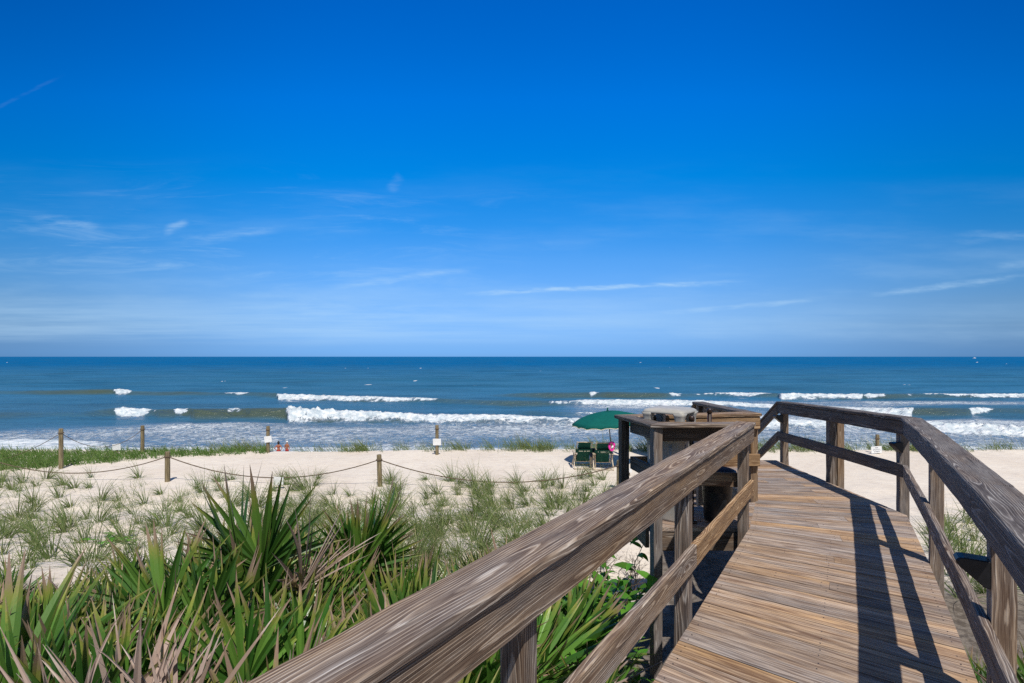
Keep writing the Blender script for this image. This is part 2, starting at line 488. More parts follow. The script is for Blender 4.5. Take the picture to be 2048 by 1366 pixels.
def spaced(lo, hi, fine_lo, fine_hi, step, grow=1.25):
    a = list(np.arange(fine_lo, fine_hi, step)); d = step
    while a[-1] < hi: d *= grow; a.append(a[-1] + d)
    d = step
    while a[0] > lo: d *= grow; a.insert(0, a[0] - d)
    return np.array(a)
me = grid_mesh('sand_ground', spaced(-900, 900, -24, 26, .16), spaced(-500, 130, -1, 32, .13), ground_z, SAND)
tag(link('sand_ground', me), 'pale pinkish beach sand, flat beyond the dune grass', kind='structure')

# ------------------------------------------------------------------ sea
SEA = -8.0
KS = (H - SEA) * F
def wave_tab(knots):
    k = np.array(knots, float)
    Yt = KS / (k[:, 1] - 713.)
    a = (k[:, 0] - 1024.) / F
    return a, Yt, k[:, 2], k[:, 3]
WAVES = [wave_tab(k) for k in (
    [(-500, 786, .6, 0), (0, 788, .9, 0), (225, 788, 1., 0), (231, 789, 1, .7), (238, 789, 1, 1), (250, 789, 1, .8), (266, 790, .8, .1), (272, 790, .8, 0), (420, 791, .7, 0), (468, 792, .9, .3), (474, 792, .9, .7), (492, 792, .9, .3), (503, 792, 1, 0),
     (552, 796, 1.2, 0), (557, 799, 1.2, 1), (620, 800, 1.1, .8), (700, 802, 1.0, .65), (800, 804, .9, .7), (866, 805, .9, .4), (890, 807, 1., 0.02), (1020, 812, .9, 0), (1150, 811, .9, .3), (1170, 809, .8, .9), (1400, 811, .8, .9), (1550, 816, .6, .7),
     (1700, 826, .8, .9), (1822, 832, 1.1, 1), (1827, 832, 1.3, 0), (1935, 833, 1.2, 0), (1945, 830, 1, .9), (1975, 828, .8, .6), (1990, 828, .8, 0), (2600, 826, .7, 0)],
    [(960, 793, 0., 0), (1020, 793, .6, 0), (1100, 795, 1.1, 0), (1178, 795, 1.2, 0), (1182, 795, 1.2, .8), (1190, 795, 1.1, .6), (1203, 795, 1.1, .15), (1215, 795, 1.2, 0), (1330, 796, 1.1, 0), (1345, 795, 1, .7), (1370, 795, .9, 0), (1440, 793, .8, .4),
     (1480, 794, .9, .8), (1556, 795, .9, .2), (1562, 799, 1.2, .9), (1640, 799, 1.2, .75), (1722, 799, 1.2, .8), (1727, 798, 1.1, .35), (1735, 798, 1.1, .7), (1765, 798, 1.1, .5), (1778, 798, 1, 0), (1850, 796, .8, .3), (2040, 795, .8, .8), (2600, 795, .7, .3)],
    [(-500, 838, .3, 0), (160, 836, .7, 0), (228, 832, 1.2, 0), (233, 832, 1.2, .8), (245, 832, 1.2, 1), (285, 832, 1.2, .8), (308, 833, 1.3, .15), (318, 835, 1.4, 0), (346, 834, 1.4, 0), (352, 834, 1.4, .55), (362, 834, 1.4, .6), (378, 834, 1.4, .15), (388, 838, 1.6, 0.03), (450, 837, 1.5, 0), (464, 836, 1.5, .4),
     (490, 836, 1.5, .12), (500, 837, 1.5, 0), (570, 837, 1.5, 0), (578, 841, 1.6, 1), (640, 842, 1.5, .85), (760, 844, 1.4, .75), (900, 846, 1.2, .8), (1000, 848, 1.0, .55), (1150, 851, .9, .5), (1300, 851, .8, .6), (1500, 855, .8, .9), (1560, 855, .8, .8), (1700, 855, .7, .7),
     (1850, 861, .8, .8), (1900, 865, .9, 1), (2048, 872, .9, 1), (2600, 876, .9, 1)],
    [(1000, 836, 0., 0), (1060, 836, .6, 0), (1160, 838, .7, .2), (1420, 838, .7, .4), (1500, 838, .5, .4), (1560, 838, .3, .2), (1600, 838, 0, 0)],
)]
def sea_fields(X, Y):
    a = X / Y
    q = 9882. / np.maximum(Y, 1) + 713           # nominal photo row of calm water at this distance
    z = np.full(X.shape, SEA)
    ch = .35 * sst(50, 70, Y)
    z = z + ch * (fbm(X * .10, Y * .16, 31, 4) - .5) * 1.1
    z = z + .5 * (fbm(X * .012, Y * .045, 37, 3) - .5) * sst(110, 160, Y) * 2.2
    f = np.zeros(X.shape)
    n1 = fbm(X * .35, Y * .5, 41, 4); n2 = fbm(X * 1.3, Y * 1.3, 43, 3)
    for (ak, Yk, Ak, Bk) in WAVES:
        Yc = np.interp(a, ak, Yk) + 2.6 + 1.3 * (fbm(X * .08, X * 0 + 2, 51, 3) - .5)
        A = np.interp(a, ak, Ak) * (.62 + .5 * fbm(X * .06, X * 0 + 7, 53, 3)); B = np.interp(a, ak, Bk)
        d = Y - Yc
        pr = np.where(d < 0, np.exp(-(d / 1.7) ** 2), np.exp(-(d / 6.5) ** 2))
        tr = -.18 * np.exp(-((d + 5) / 3.) ** 2)
        z = z + A * (pr + tr) + A * B * (n2 - .5) * 1.5 * np.exp(-((d + 1) / 2.2) ** 2)
        Bw = np.clip(B * (1.25 - .5 * n1) + (n1 - .5) * .35 * (B < .97) * (B > .03), 0, 1.1)
        de = d + (n2 - .5) * 1.5 * (1 + (d < 0)) + (n1 - .5) * 2.2
        lo = .15 + 3.2 * Bw ** 1.6
        wf = np.exp(-(np.abs(np.minimum(de, 0)) / lo) ** 2.6) * np.exp(-((np.maximum(de, 0)) / (.2 + 1.0 * Bw)) ** 2)
        f = np.maximum(f, wf * sst(.03, .45, Bw + .5 * (n1 - .5)))
        # thin foam draining down in front of the white water
        f = np.maximum(f, np.exp(-((d + 4.5) / 4.) ** 2) * sst(.4, .9, B) * (.30 + .5 * (n1 - .5)))
        # trail of foam left behind a broken crest
        trl = np.where(d > 0, np.exp(-d / 9.), 0) * B * .42
        f = np.maximum(f, trl * (.5 + n1))
    # drifting foam fields
    nf = fbm(X * .045, Y * .09, 61, 4)
    inner = sst(832, 852, q + 14 * (nf - .5)) * (.44 + .42 * (nf - .5)) * sst(-1.05, -.55, a + .0 * q + (q - 850) * .02)
    mid = sst(797, 806, q) * (1 - sst(838, 852, q)) * sst(.02, .16, a) * (1 - .75 * sst(.68, .82, a) * sst(806, 814, q)) * (.40 + .4 * (nf - .5))
    shore = sst(884, 896, q + 10 * (nf - .5)) * .56
    shl = sst(872, 884, q + 8 * (nf - .5)) * (1 - sst(-.86, -.7, a)) * .80
    f = np.maximum.reduce([f, inner, mid, shore, shl])
    # sparse white caps out to sea
    wc = vn(X * .16, Y * .045, 71)
    f = np.maximum(f, sst(.982, .995, wc - .02 * (fbm(X * .5, Y * .5, 73, 2) - .5)) * (q < 778) * (q > 724) * .95)
    sh = np.clip(.04 + .20 * sst(770, 840, q) + .25 * (nf - .5), 0, .5)
    front = np.zeros(X.shape)
    for (ak, Yk, Ak, Bk) in WAVES:
        Yc = np.interp(a, ak, Yk) + 2.6
        d = Y - Yc
        front = np.maximum(front, np.interp(a, ak, Ak) * (.35 + 1.0 * fbm(X * .06, X * 0 + 7, 53, 3)) * np.exp(-((d + 1.2) / 2.) ** 2))
    return z, np.clip(f, 0, 1), np.clip(np.maximum(sh, front * .9), 0, 1)
rows = np.concatenate([np.arange(925, 770, -.42), np.arange(770, 722, -.6), np.arange(722, 714.2, -.4), np.array([714., 713.8, 713.6, 713.45, 713.3])])
ys = KS / (rows - 713.)
xs = np.linspace(-1.5, 1.5, 1000)
_c = {}
def sf(i):
    def fn(X, Y):
        if 'k' not in _c: _c['k'] = sea_fields(X, Y)
        return _c['k'][i]
    return fn
me = grid_mesh('sea', xs, ys, sf(0), WATER, {'foam': sf(1), 'shallow': sf(2)}, fan=True)
tag(link('sea', me), 'blue sea with rows of white breakers and lacy foam', kind='structure')

# ------------------------------------------------------------------ boardwalk
HD = rad(34)
U = Vector((math.sin(HD), math.cos(HD), 0)); NR = Vector((math.cos(HD), -math.sin(HD), 0))
def wp(t, n, z=0.): return U * t + NR * n + Z * z

bw = empty('boardwalk', (1.5, 3.5, 0), 0, 'weathered grey brown timber boardwalk with railings, leading to stairs down to the beach', 'boardwalk')
BWI = Vector((1.5, 3.5, 0))
class WB(MB):
    """mesh whose points are given in world space and stored relative to the boardwalk's origin"""
    def build(s, name, mats=None, smooth=False, parent=None):
        o = BWI
        s.v = [(p[0] - o.x, p[1] - o.y, p[2] - o.z) for p in s.v]
        return MB.build(s, name, mats or WOOD, parent or bw, smooth)

def mitre(pts, side):
    """horizontal outward mitre vectors for a polyline; side=+1 right of travel, -1 left"""
    out = []
    nn = []
    for i in range(len(pts) - 1):
        t = (pts[i + 1] - pts[i]); t.z = 0; t.normalize()
        nn.append(Vector((t.y, -t.x, 0)) * side)
    for i in range(len(pts)):
        a = nn[max(i - 1, 0)]; b = nn[min(i, len(nn) - 1)]
        m = (a + b).normalized()
        out.append(m / max(.3, m.dot(a)))
    return out

CAPW = .178
def rail_run(pts, side, joints, parts, tones, zlow, face=True, cap_dz=0.):
    """pts: inner face line at cap-top height. joints: indices where boards end."""
    pts = [Vector(p) for p in pts]
    mt = mitre(pts, side)
    for a, b in zip(joints[:-1], joints[1:]):
        idx = range(a, b + 1)
        tc, tf, tl = tones(a)
        if 'cap' in parts:
            mb = WB()
            sweep(mb, [(pts[i] + mt[i] * (CAPW / 2 - .014) + Z * (-.019 + cap_dz), mt[i], Z) for i in idx], CAPW, .038, tc, ch=.007)
            mb.build('rail_cap')
        if 'face' in parts:
            mb = WB()
            sweep(mb, [(pts[i] + mt[i] * .019 + Z * (-.0405 - .07), Z, mt[i] * -1) for i in idx], .140, .038, tf)
            mb.build('rail_board')
        if 'low' in parts:
            mb = WB()
            sweep(mb, [(Vector((pts[i].x, pts[i].y, zlow[i] - .068)) + mt[i] * .019, Z, mt[i] * -1) for i in idx], .136, .038, tl)
            mb.build('lower_rail')

def post(x, y, ztop, ang, tone=(1.1, .3, 0), zbot=None, s=.089):
    mb = WB()
    zb = gz(x, y) - .35 if zbot is None else zbot
    sweep(mb, [((x, y, zb), (math.cos(ang), math.sin(ang), 0), (-math.sin(ang), math.cos(ang), 0)),
               ((x, y, ztop), (math.cos(ang), math.sin(ang), 0), (-math.sin(ang), math.cos(ang), 0))], s, s, tone, ch=.004)
    return mb.build('post')

def jt(b, w): return (b * random.uniform(.9, 1.1), w + random.uniform(-.1, .1), 0)

# left walkway rail (inner face n = -.82)
TL = [-1.4, 1.36, 3.26, 5.37]
lp = [wp(t, -.82, 1.02) for t in TL]
rail_run(lp, -1, [0, 3], ('cap',), lambda a: ((1.06, .42, 0),) * 3, None)
rail_run(lp, -1, [0, 2, 3], ('face', 'low'), lambda a: (0, jt(1.02, .58), (1.15, .40, 0) if a == 0 else (1.25, 1.25, 0)), [.525, .51, .487, .466])
for t in (-.55, 1.38, 3.26, 5.30):
    c = wp(t, -.82 - .04 - .045)
    post(c.x, c.y, .978, -HD, jt(.95, .38))

# right walkway rail, bending left to the platform, then along the platform to the stair head
rt = [(-1.3, .468), (1.2, .468), (3.42, .47), (3.96, .462), (4.5, .452), (5.3, .437), (6.0, .414)]
rp = [wp(t, n, 1.02) for t, n in rt] + [Vector((4.07, 5.335, 1.015)), Vector((4.12, 6.7, .985)), Vector((4.17, 8.05, .945))]
zl = [.40, .41, .43, .445, .46, .48, .50, .522, .50, .475]
def rtone(a): return ((.80, .02, 0), (.72, .05, 0), (1.0, .22, 0)) if a < 7 else ((.62, .12, 0), (.62, .18, 0), (.62, .2, 0))
rail_run(rp, 1, [0, 2, 7, 9], ('cap', 'face', 'low'), rtone, zl)
# right stair rail
SL = .667
def stair_run(p0, side, z0, zl0, n_len=3.45):
    p0 = Vector(p0); p1 = p0 + Vector((0, n_len, -n_len * SL))
    m = Vector((side, 0, 0))
    a = p0 + Z * (z0 - p0.z); b = a + (p1 - p0)
    mb = WB(); sweep(mb, [(a + m * .06 - Z * .02, m, Z), (b + m * .06 - Z * .02, m, Z)], .145, .038, jt(.75, .3), ch=.006); mb.build('rail_cap')
    mb = WB(); sweep(mb, [(a + m * .019 - Z * .115, Z, m * -1), (b + m * .019 - Z * .115, Z, m * -1)], .14, .038, jt(.75, .45)); mb.build('rail_board')
    c = Vector((a.x, a.y, zl0 - .07)); d = c + (p1 - p0)
    mb = WB(); sweep(mb, [(c + m * .019, Z, m * -1), (d + m * .019, Z, m * -1)], .14, .038, jt(.75, .45)); mb.build('lower_rail')
stair_run((4.17, 8.06, .94), 1, .944, .47)

# left side of the platform: the recess for the bin, then on to the stair head
ap = [Vector((2.20, 4.985, 1.014)), Vector((1.43, 4.972, 1.014)), Vector((1.315, 5.47, 1.014)), Vector((2.80, 5.775, 1.012)), Vector((3.0, 8.05, .94))]
rail_run(ap, -1, [0, 1, 2, 3, 4], ('cap', 'face', 'low'),
         lambda a: [((.95, .35, 0), (.6, .3, 0), (.9, .75, 0)), ((.62, .1, 0), (.75, .4, 0), (.65, .3, 0)), ((1.05, .75, 0), (1.15, 1.15, 0), (1.15, 1.2, 0)), ((.6, .12, 0), (.8, .4, 0), (.8, .4, 0))][a],
         [.52, .56, .58, .55, .47])
stair_run((3.0, 8.06, .94), -1, .944, .47)

# posts: walkway right, corner, platform, recess, stairs
rposts = []
for t, n in ((1.2, .468), (3.24, .47), (5.28, .437)):
    c = wp(t, n + .04 + .045)
    rposts.append(post(c.x, c.y, .978, -HD, (1.35, .35, 0)))
rposts.append(post(4.175, 5.47, .975, -.25, (1.05, .2, 0)))
post(4.19, 6.72, .945, 0, (.8, .3, 0)); post(4.30, 6.735, .90, 0, (1.1, .7, 0))
sp = post(4.255, 8.0, .905, 0, (.9, .55, 0)); rposts.append(sp)
post(1.375, 4.885, .972, rad(12), (1.15, .05, 0))
post(1.215, 5.565, .972, rad(12), (.5, .1, 0), -.26)
post(2.755, 5.875, .968, rad(8), (1.0, .75, 0))
post(2.93, 7.98, .90, rad(4), (.8, .4, 0))
for x in (2.955, 4.215):
    post(x, 9.75, -.23 + .0, 0, jt(.8, .4)); post(x, 11.45, -1.37, 0, jt(.8, .4))

# deck: fanned planks cut from one outline
def clip(poly, p, nrm):
    out = []
    for i in range(len(poly)):
        a, b = poly[i], poly[(i + 1) % len(poly)]
        da = (a[0] - p[0]) * nrm[0] + (a[1] - p[1]) * nrm[1]; db = (b[0] - p[0]) * nrm[0] + (b[1] - p[1]) * nrm[1]
        if da >= 0: out.append(a)
        if (da > 0) != (db > 0) and da != db:
            q = da / (da - db); out.append((a[0] + (b[0] - a[0]) * q, a[1] + (b[1] - a[1]) * q))
    return out
def pa(poly): return .5 * sum(poly[i][0] * poly[(i + 1) % len(poly)][1] - poly[(i + 1) % len(poly)][0] * poly[i][1] for i in range(len(poly)))

right_edge = [(p.x + q.x * .037, p.y + q.y * .037) for p, q in zip(rp, mitre(rp, 1))]
outline = [tuple(wp(-1.3, -.857)[:2])] + right_edge[:-1] + [(right_edge[-1][0], 8.16)]
outline += [(2.97, 8.16), (2.765, 5.81), (1.275, 5.505), (1.395, 4.94), (2.285, 4.94)]
MAIN = [tuple(wp(-1.3, -.857)[:2])] + right_edge[:-1] + [(right_edge[-1][0], 8.16)] + [(2.97, 8.16), (2.765, 5.81), (2.295, 4.94)]
RECESS = [(2.765, 5.81), (1.275, 5.505), (1.395, 4.94), (2.295, 4.94)]
anchor = [wp(-1.2, -.86), wp(1.0, -.86), wp(3.3, -.86), wp(5.35, -.86), Vector((2.76, 5.9, 0)), Vector((2.95, 8.3, 0))]
angk = [(-1, 47), (1.5, 46), (2.3, 43), (3.2, 38), (4.8, 29), (5.5, 17), (6.3, 7), (8.3, 1.5)]
def ang_at(y): return rad(float(np.interp(y, [k[0] for k in angk], [k[1] for k in angk])))
lines = []
for a, b in zip(anchor[:-1], anchor[1:]):
    L = (b - a).length; s = 0
    n = max(1, round(L / .141))
    for k in range(n): lines.append(a.lerp(b, k / n))
lines.append(anchor[-1])
deck = WB()
def plank(poly, dr, tone, z0, tilt):
    poly = [poly[i] for i in range(len(poly)) if (poly[i][0] - poly[i - 1][0]) ** 2 + (poly[i][1] - poly[i - 1][1]) ** 2 > 1e-8]
    if len(poly) < 3 or pa(poly) < .0006: return
    ou, ov, ow = random.uniform(0, 80), random.uniform(-.06, .06), random.choice((-1, 1)) * random.uniform(.015, .07)
    cx = sum(p[0] for p in poly) / len(poly); cy = sum(p[1] for p in poly) / len(poly)
    pr = (-dr[1], dr[0])
    V = []; G = []
    n = len(poly)
    for zz in (z0, -.038):
        for x, y in poly:
            a = (x - cx) * dr[0] + (y - cy) * dr[1]; b = (x - cx) * pr[0] + (y - cy) * pr[1]
            V.append((x, y, zz + (tilt * b if zz > -.03 else 0))); G.append((a + ou, b + ov, zz + ow))
    Fc = [tuple(range(n)), tuple(range(2 * n - 1, n - 1, -1))]
    for i in range(n):
        j = (i + 1) % n; Fc.append((i, i + n, j + n, j))
    deck.add(V, Fc, G, tone)
    av = [(p[0] - cx) * dr[0] + (p[1] - cy) * dr[1] for p in poly]
    lo, hi = min(av), max(av)
    for e in (lo + .05, hi - .05, (lo + hi) / 2):
        for b in (-.03, .03):
            x = cx + dr[0] * e + pr[0] * b; y = cy + dr[1] * e + pr[1] * b
            ins = all((poly[(i + 1) % n][0] - poly[i][0]) * (y - poly[i][1]) - (poly[(i + 1) % n][1] - poly[i][1]) * (x - poly[i][0]) > 0 for i in range(n))
            if ins and random.random() < .85:
                r = .0045
                vv = [(x + r * math.cos(k * 1.0472), y + r * math.sin(k * 1.0472), z0 + tilt * b + .0012) for k in range(6)]
                deck.add(vv, [tuple(range(6))], None, (1, 0, 0), 1)
GAP = .006
for i in range(len(lines) - 1):
    p, q = lines[i], lines[i + 1]
    a0, a1 = ang_at(p.y), ang_at(q.y)
    d0 = (math.cos(a0), -math.sin(a0)); d1 = (math.cos(a1), -math.sin(a1))
    n0 = (math.sin(a0), math.cos(a0)); n1 = (-math.sin(a1), -math.cos(a1))
    am = (a0 + a1) / 2; dm = (math.cos(am), -math.sin(am))
    j = GAP * random.uniform(.5, 1.6)
    for region in (MAIN, RECESS):
        poly = region if pa(region) > 0 else region[::-1]
        poly = clip(poly, (p.x + n0[0] * GAP / 2, p.y + n0[1] * GAP / 2), n0)
        if len(poly) > 2: poly = clip(poly, (q.x + n1[0] * j, q.y + n1[1] * j), n1)
        if len(poly) < 3: continue
        cuts = []
        if region is MAIN and p.y > 3.9 and random.random() < .7:
            sp_ = [x * dm[0] + y * dm[1] for x, y in poly]
            cuts = [min(sp_) + (max(sp_) - min(sp_)) * random.uniform(.2, .8)]
        pieces = [poly]
        for c in cuts:
            o = (dm[0] * c, dm[1] * c)
            pieces = [clip(poly, (o[0] + dm[0] * .001, o[1] + dm[1] * .001), dm), clip(poly, (o[0] - dm[0] * .001, o[1] - dm[1] * .001), (-dm[0], -dm[1]))]
        for pc in pieces:
            w = random.choice((.25, .35, .45, .55, .65, .9)) + (0 if p.y < 4.6 else -.16)
            pc = [(x + dm[0] * 0, y) for x, y in pc]
            plank(pc, dm, (random.uniform(1.35, 1.8), w, 0), random.uniform(-.0022, .0018), random.uniform(-.02, .02))
deck.build('deck', [DECKW, BLACK])

# rim boards and joists below the deck
def under(p, q, h=.19, dz=-.04, tone=(.75, .45, 0)):
    mb = WB(); bar(mb, (p[0], p[1], dz - h / 2), (q[0], q[1], dz - h / 2), h, .038, Z, tone); mb.build('joist')
a, b = wp(-1.2, -.835), wp(5.3, -.835); under(a, b)
a, b = wp(-1.2, .455), wp(5.6, .40); under(a, b)
a, b = wp(-1.2, -.2), wp(5.3, -.2); under(a, b)
under((1.41, 4.968), (2.27, 4.968)); under((1.33, 5.03), (1.30, 5.47)); under((1.34, 5.505), (2.77, 5.80))
under((2.80, 5.9), (2.99, 8.1)); under((4.07, 5.5), (4.16, 8.1)); under((3.02, 8.135), (4.14, 8.135)); under((2.35, 5.0), (2.62, 5.72))
under((3.4, 5.2), (3.5, 8.1))

# stairs
for s_ in (3.07, 4.10):
    mb = WB(); sweep(mb, [((s_, 8.16, -.2), (0, 0, 1), (1, 0, 0)), ((s_, 11.62, -.2 - 3.46 * SL), (0, 0, 1), (1, 0, 0))], .27, .04, (.7, .4, 0)); mb.build('stringer')
for k in range(12):
    y0 = 8.165 + k * .272; zt = -.18 - k * .1815
    mb = WB()
    for w in (.068, .208): bar(mb, (3.0, y0 + w, zt - .019), (4.17, y0 + w, zt - .019), .134, .038, (0, 1, 0), jt(1.05, .4))
    mb.build('stair_tread')

# black downlights on the inner faces of the right-hand posts
def post_light(p, pos, inward, s=1.):
    pos = Vector(pos); inward = Vector(inward).normalized(); t = Vector((-inward.y, inward.x, 0))
    prof = [(0, 0), (.09, 0), (.112, -.004), (.122, -.016), (.120, -.030), (.108, -.046), (.085, -.066), (.02, -.125), (0, -.128)]
    n = len(prof); V = []
    for w, sc in ((-.046, .93), (-.040, 1), (.040, 1), (.046, .93)):
        for a, z in prof: V.append(pos + inward * (a * s * sc) + t * (w * s) + Z * (z * s * sc - (1 - sc) * .05))
    Fc = [tuple(range(n)), tuple(range(4 * n - 1, 3 * n - 1, -1))]
    for r in range(3):
        for i in range(n):
            j = (i + 1) % n; Fc.append((r * n + j, r * n + i, (r + 1) * n + i, (r + 1) * n + j))
    mb = WB(); mb.add(V, Fc); mb.build('post_light', BLACK, parent=p)
c = wp(3.24, .51); post_light(rposts[1], (c.x, c.y, .70), -NR)
post_light(rposts[3], (4.13, 5.45, .74), (-1, -.15, 0), .85)
post_light(rposts[4], (4.21, 8.0, .735), (-1, 0, 0), .95)

# ------------------------------------------------------------------ bin, bucket, pipe posts
tc = empty('trash_can', (1.625, 5.27, .003), rad(-38), 'taupe plastic litter bin with a hooded open-sided lid in the boardwalk recess', 'trash can')
mb = MB(); stack(mb, [(.160, .160, .04, 0), (.165, .165, .05, .02), (.178, .178, .05, .40), (.184, .184, .05, .42), (.184, .184, .05, .44), (.176, .176, .05, .45), (.188, .188, .05, .78), (.194, .194, .05, .80), (.194, .194, .05, .815), (.186, .186, .05, .82)])
for s1, s2 in ((1, 0), (-1, 0), (0, 1), (0, -1)):
    for o1 in (-.085, .085):
        lat = (abs(s2), abs(s1), 0)
        bar(mb, (s1 * .176 + abs(s2) * o1, s2 * .176 + abs(s1) * o1, .49), (s1 * .187 + abs(s2) * o1, s2 * .187 + abs(s1) * o1, .77), .03, .012, lat, ch=.003)
mb.build('body', GREYP, tc, True)
mb = MB(); stack(mb, [(.198, .198, .06, .80), (.208, .208, .06, .81), (.208, .208, .06, .86), (.19, .19, .06, .885)]); mb.build('lid_base', GREYP, tc, True)
for sx in (-1, 1):
    for sy in (-1, 1):
        mb = MB(); stack(mb, [(.046, .046, .022, .865), (.042, .042, .02, .92), (.042, .042, .02, 1.02), (.050, .050, .024, 1.055), (.062, .062, .028, 1.084)], (sx * .162, sy * .162, 0)); mb.build('lid_pillar', GREYP, tc, True)
mb = MB(); stack(mb, [(.17, .17, .05, 1.080), (.205, .205, .05, 1.074), (.216, .216, .05, 1.076), (.220, .220, .055, 1.086), (.214, .214, .055, 1.100), (.195, .195, .055, 1.114), (.16, .16, .055, 1.124), (.11, .11, .05, 1.130), (.04, .04, .03, 1.132)]); mb.build('lid_roof', GREYP, tc, True)
mb = MB(); stack(mb, [(.15, .15, .05, .80), (.155, .155, .05, .895), (.12, .12, .05, .90)]); mb.build('bin_liner', DARKP, tc, True)

bk = empty('bucket', (2.07, 5.17, .003), .3, 'small black flared bucket with a white tie string beside the litter bin', 'bucket')
mb = MB(); lathe(mb, [(.115, 0), (.125, .01), (.150, .42), (.152, .46), (.178, .462), (.182, .50), (.172, .505), (.160, .49), (.12, .05)], 24); mb.build('body', DARKP, bk, True)
mb = MB(); lathe(mb, [(.158, .478), (.150, .515), (.09, .53), (.02, .525)], 20); mb.build('bag', BLUE, bk, True)
mb = MB(); tube(mb, [(.10, -.155, .50), (.11, -.165, .44), (.10, -.158, .36), (.115, -.16, .31)], .006, 5); tube(mb, [(.11, -.165, .44), (.13, -.15, .37)], .006, 5); mb.build('string', WHITE, bk)

def pipe_post(x, y, h, label):
    o = empty('pipe_post', (x, y, .003), 0, label, 'pipe post', 'dark brown pipes in the recess')
    mb = MB(); lathe(mb, [(.05, 0), (.05, .02), (.022, .025), (.022, h - .05)], 14); mb.build('pipe', BROWNP, o, True)
    mb = MB(); lathe(mb, [(.024, h - .055), (.029, h - .05), (.029, h - .018), (.026, h - .006), (.014, h)], 14); mb.build('pipe_cap', BROWNP, o, True)
pipe_post(2.11, 5.47, 1.095, 'taller dark brown capped pipe right of the litter bin')
pipe_post(1.78, 5.075, 1.06, 'shorter dark brown capped pipe in front of the litter bin lid')

# ------------------------------------------------------------------ rope fences and signs
def rope_pts(p, q, sag, n=18):
    return [Vector(p).lerp(Vector(q), k / n) - Z * (4 * sag * (k / n) * (1 - k / n)) for k in range(n + 1)]
def fence(name, label, posts, sags, rad_=.075, rope_r=.016):
    o = empty(name, posts[0][0], 0, label, 'rope fence', 'rope and post fences on the sand')
    base = Vector(posts[0][0])
    tops = []
    for (b, h, lean) in posts:
        b = Vector(b)
        ln = Vector((lean, 0, 1)).normalized()
        mb = MB(); tp = b + ln * h
        r = rad_
        tube(mb, [b - base - ln * .5, b - base + ln * h * .5, tp - base - ln * .03, tp - base - ln * .006, tp - base], [r * 1.05, r, r * .98, r * .93, r * .8], 12)
        pst = mb.build('post', POSTW, o, False)
        tops.append(b + ln * (h - .16))
        mb = MB()
        c = b + ln * (h - .16) - base
        tube(mb, [c + Vector((math.cos(k * .524), math.sin(k * .524), 0)) * (r * 1.06) for k in range(13)], .022, 6)
        mb.build('rope_loop', ROPE, o)
    for (a, b, s) in zip(tops, tops[1:], sags):
        mb = MB(); tube(mb, [p - base for p in rope_pts(a, b, s)], rope_r, 6); mb.build('rope', ROPE, o, True)
    return o
def pb(px, py, z=-2.4):
    v = on(px, py, z)
    v.z = gz(v.x, v.y)
    y = (H - v.z) * F / (py - 713.); v = Vector(((px - 1024) / F * y, y, 0)); v.z = gz(v.x, v.y)
    return v
def hpost(b, ytop): return (H - (ytop - 713) * b.y / F) - b.z
b1, b2 = pb(335, 963), pb(760, 973)
b0 = Vector((b1.x - 7.0, b1.y + .6, 0)); b0.z = gz(b0.x, b0.y)
b3 = Vector((3.23, 15.45, 0)); b3.z = gz(b3.x, b3.y)
fence('rope_fence', 'wooden posts with sagging rope on the near side of the flat sand',
      [(b0, 1.0, 0), (b1, hpost(b1, 903), .0), (b2, hpost(b2, 909), -.03), (b3, .92, 0)], [.62, .62, .60])
f1, f2, f3, f4 = pb(122, 937), pb(285, 906), pb(536, 905), pb(874, 909)
f0 = Vector((f1.x - 6, f1.y + 1.5, 0)); f0.z = gz(f0.x, f0.y) - .9
f5 = Vector((4.48, 21.2, 0)); f6 = Vector((9.6, 21.3, 0)); f7 = Vector((15.2, 21.3, 0)); f8 = Vector((22.5, 21.3, 0))
for v in (f5, f6, f7, f8): v.z = gz(v.x, v.y)
fence('rope_fence', 'wooden posts with rope along the seaward edge of the sand',
      [(f0, 1.1, 0), (f1, hpost(f1, 857), .0), (f2, hpost(f2, 851), 0), (f3, hpost(f3, 852), 0), (f4, hpost(f4, 850), 0), (f5, 1.05, 0), (f6, 1.05, 0), (f7, hpost(f7, 869), 0), (f8, 1.0, 0)],
      [.5, .62], .07, .010)

def sign(loc, w, h, roll, label, yaw=0., text=True, stake=0.):
    o = empty('sign', loc, yaw, label, 'sign', 'small white signs on the dune')
    mb = MB()
    c, s_ = math.cos(roll), math.sin(roll)
    R = lambda x, y, z: (x * c - z * s_, y, x * s_ + z * c)
    bar(mb, R(-w / 2, 0, 0), R(w / 2, 0, 0), h, .012, R(0, 0, 1), ch=.002, wob=0)
    mb.build('panel', WHITE, o)
    if text:
        mb = MB()
        for k, (zz, ww, tt) in enumerate(((.30, .22, .10), (.08, .62, .035), (-.04, .70, .035), (-.27, .5, .08))):
            x = -ww / 2 * w
            while x < ww / 2 * w:
                l = random.uniform(.03, .09) * w / .4
                bar(mb, R(x, -.0085, zz * h), R(min(x + l, ww / 2 * w + .005), -.0085, zz * h), tt * h, .002, R(0, 0, 1), ch=.0004, wob=0, endgap=0)
                x += l + .018
        mb.build('lettering', INK, o)
    if stake:
        mb = MB(); bar(mb, (0, .03, -stake), (0, .03, h * .4), .04, .025, (1, 0, 0), ch=.003); mb.build('stake', POSTW, o)
def sign_at(px, py, y, *a, **k):
    sign(Vector(((px - 1024) / F * y, y, H - (py - 713) / F * y)), *a, **k)
sign_at(536, 878.5, f3.y - .095, .31, .26, rad(7), 'tilted white sign nailed to the post beside the two bathers', text=False)
sign_at(874, 884, f4.y - .095, .33, .27, 0, 'level white sign on the post left of the green umbrella', text=False)
sign_at(1753, 899.5, f7.y - .095, .44, .29, rad(4), 'white sign with faint lettering on the post beyond the right railing')
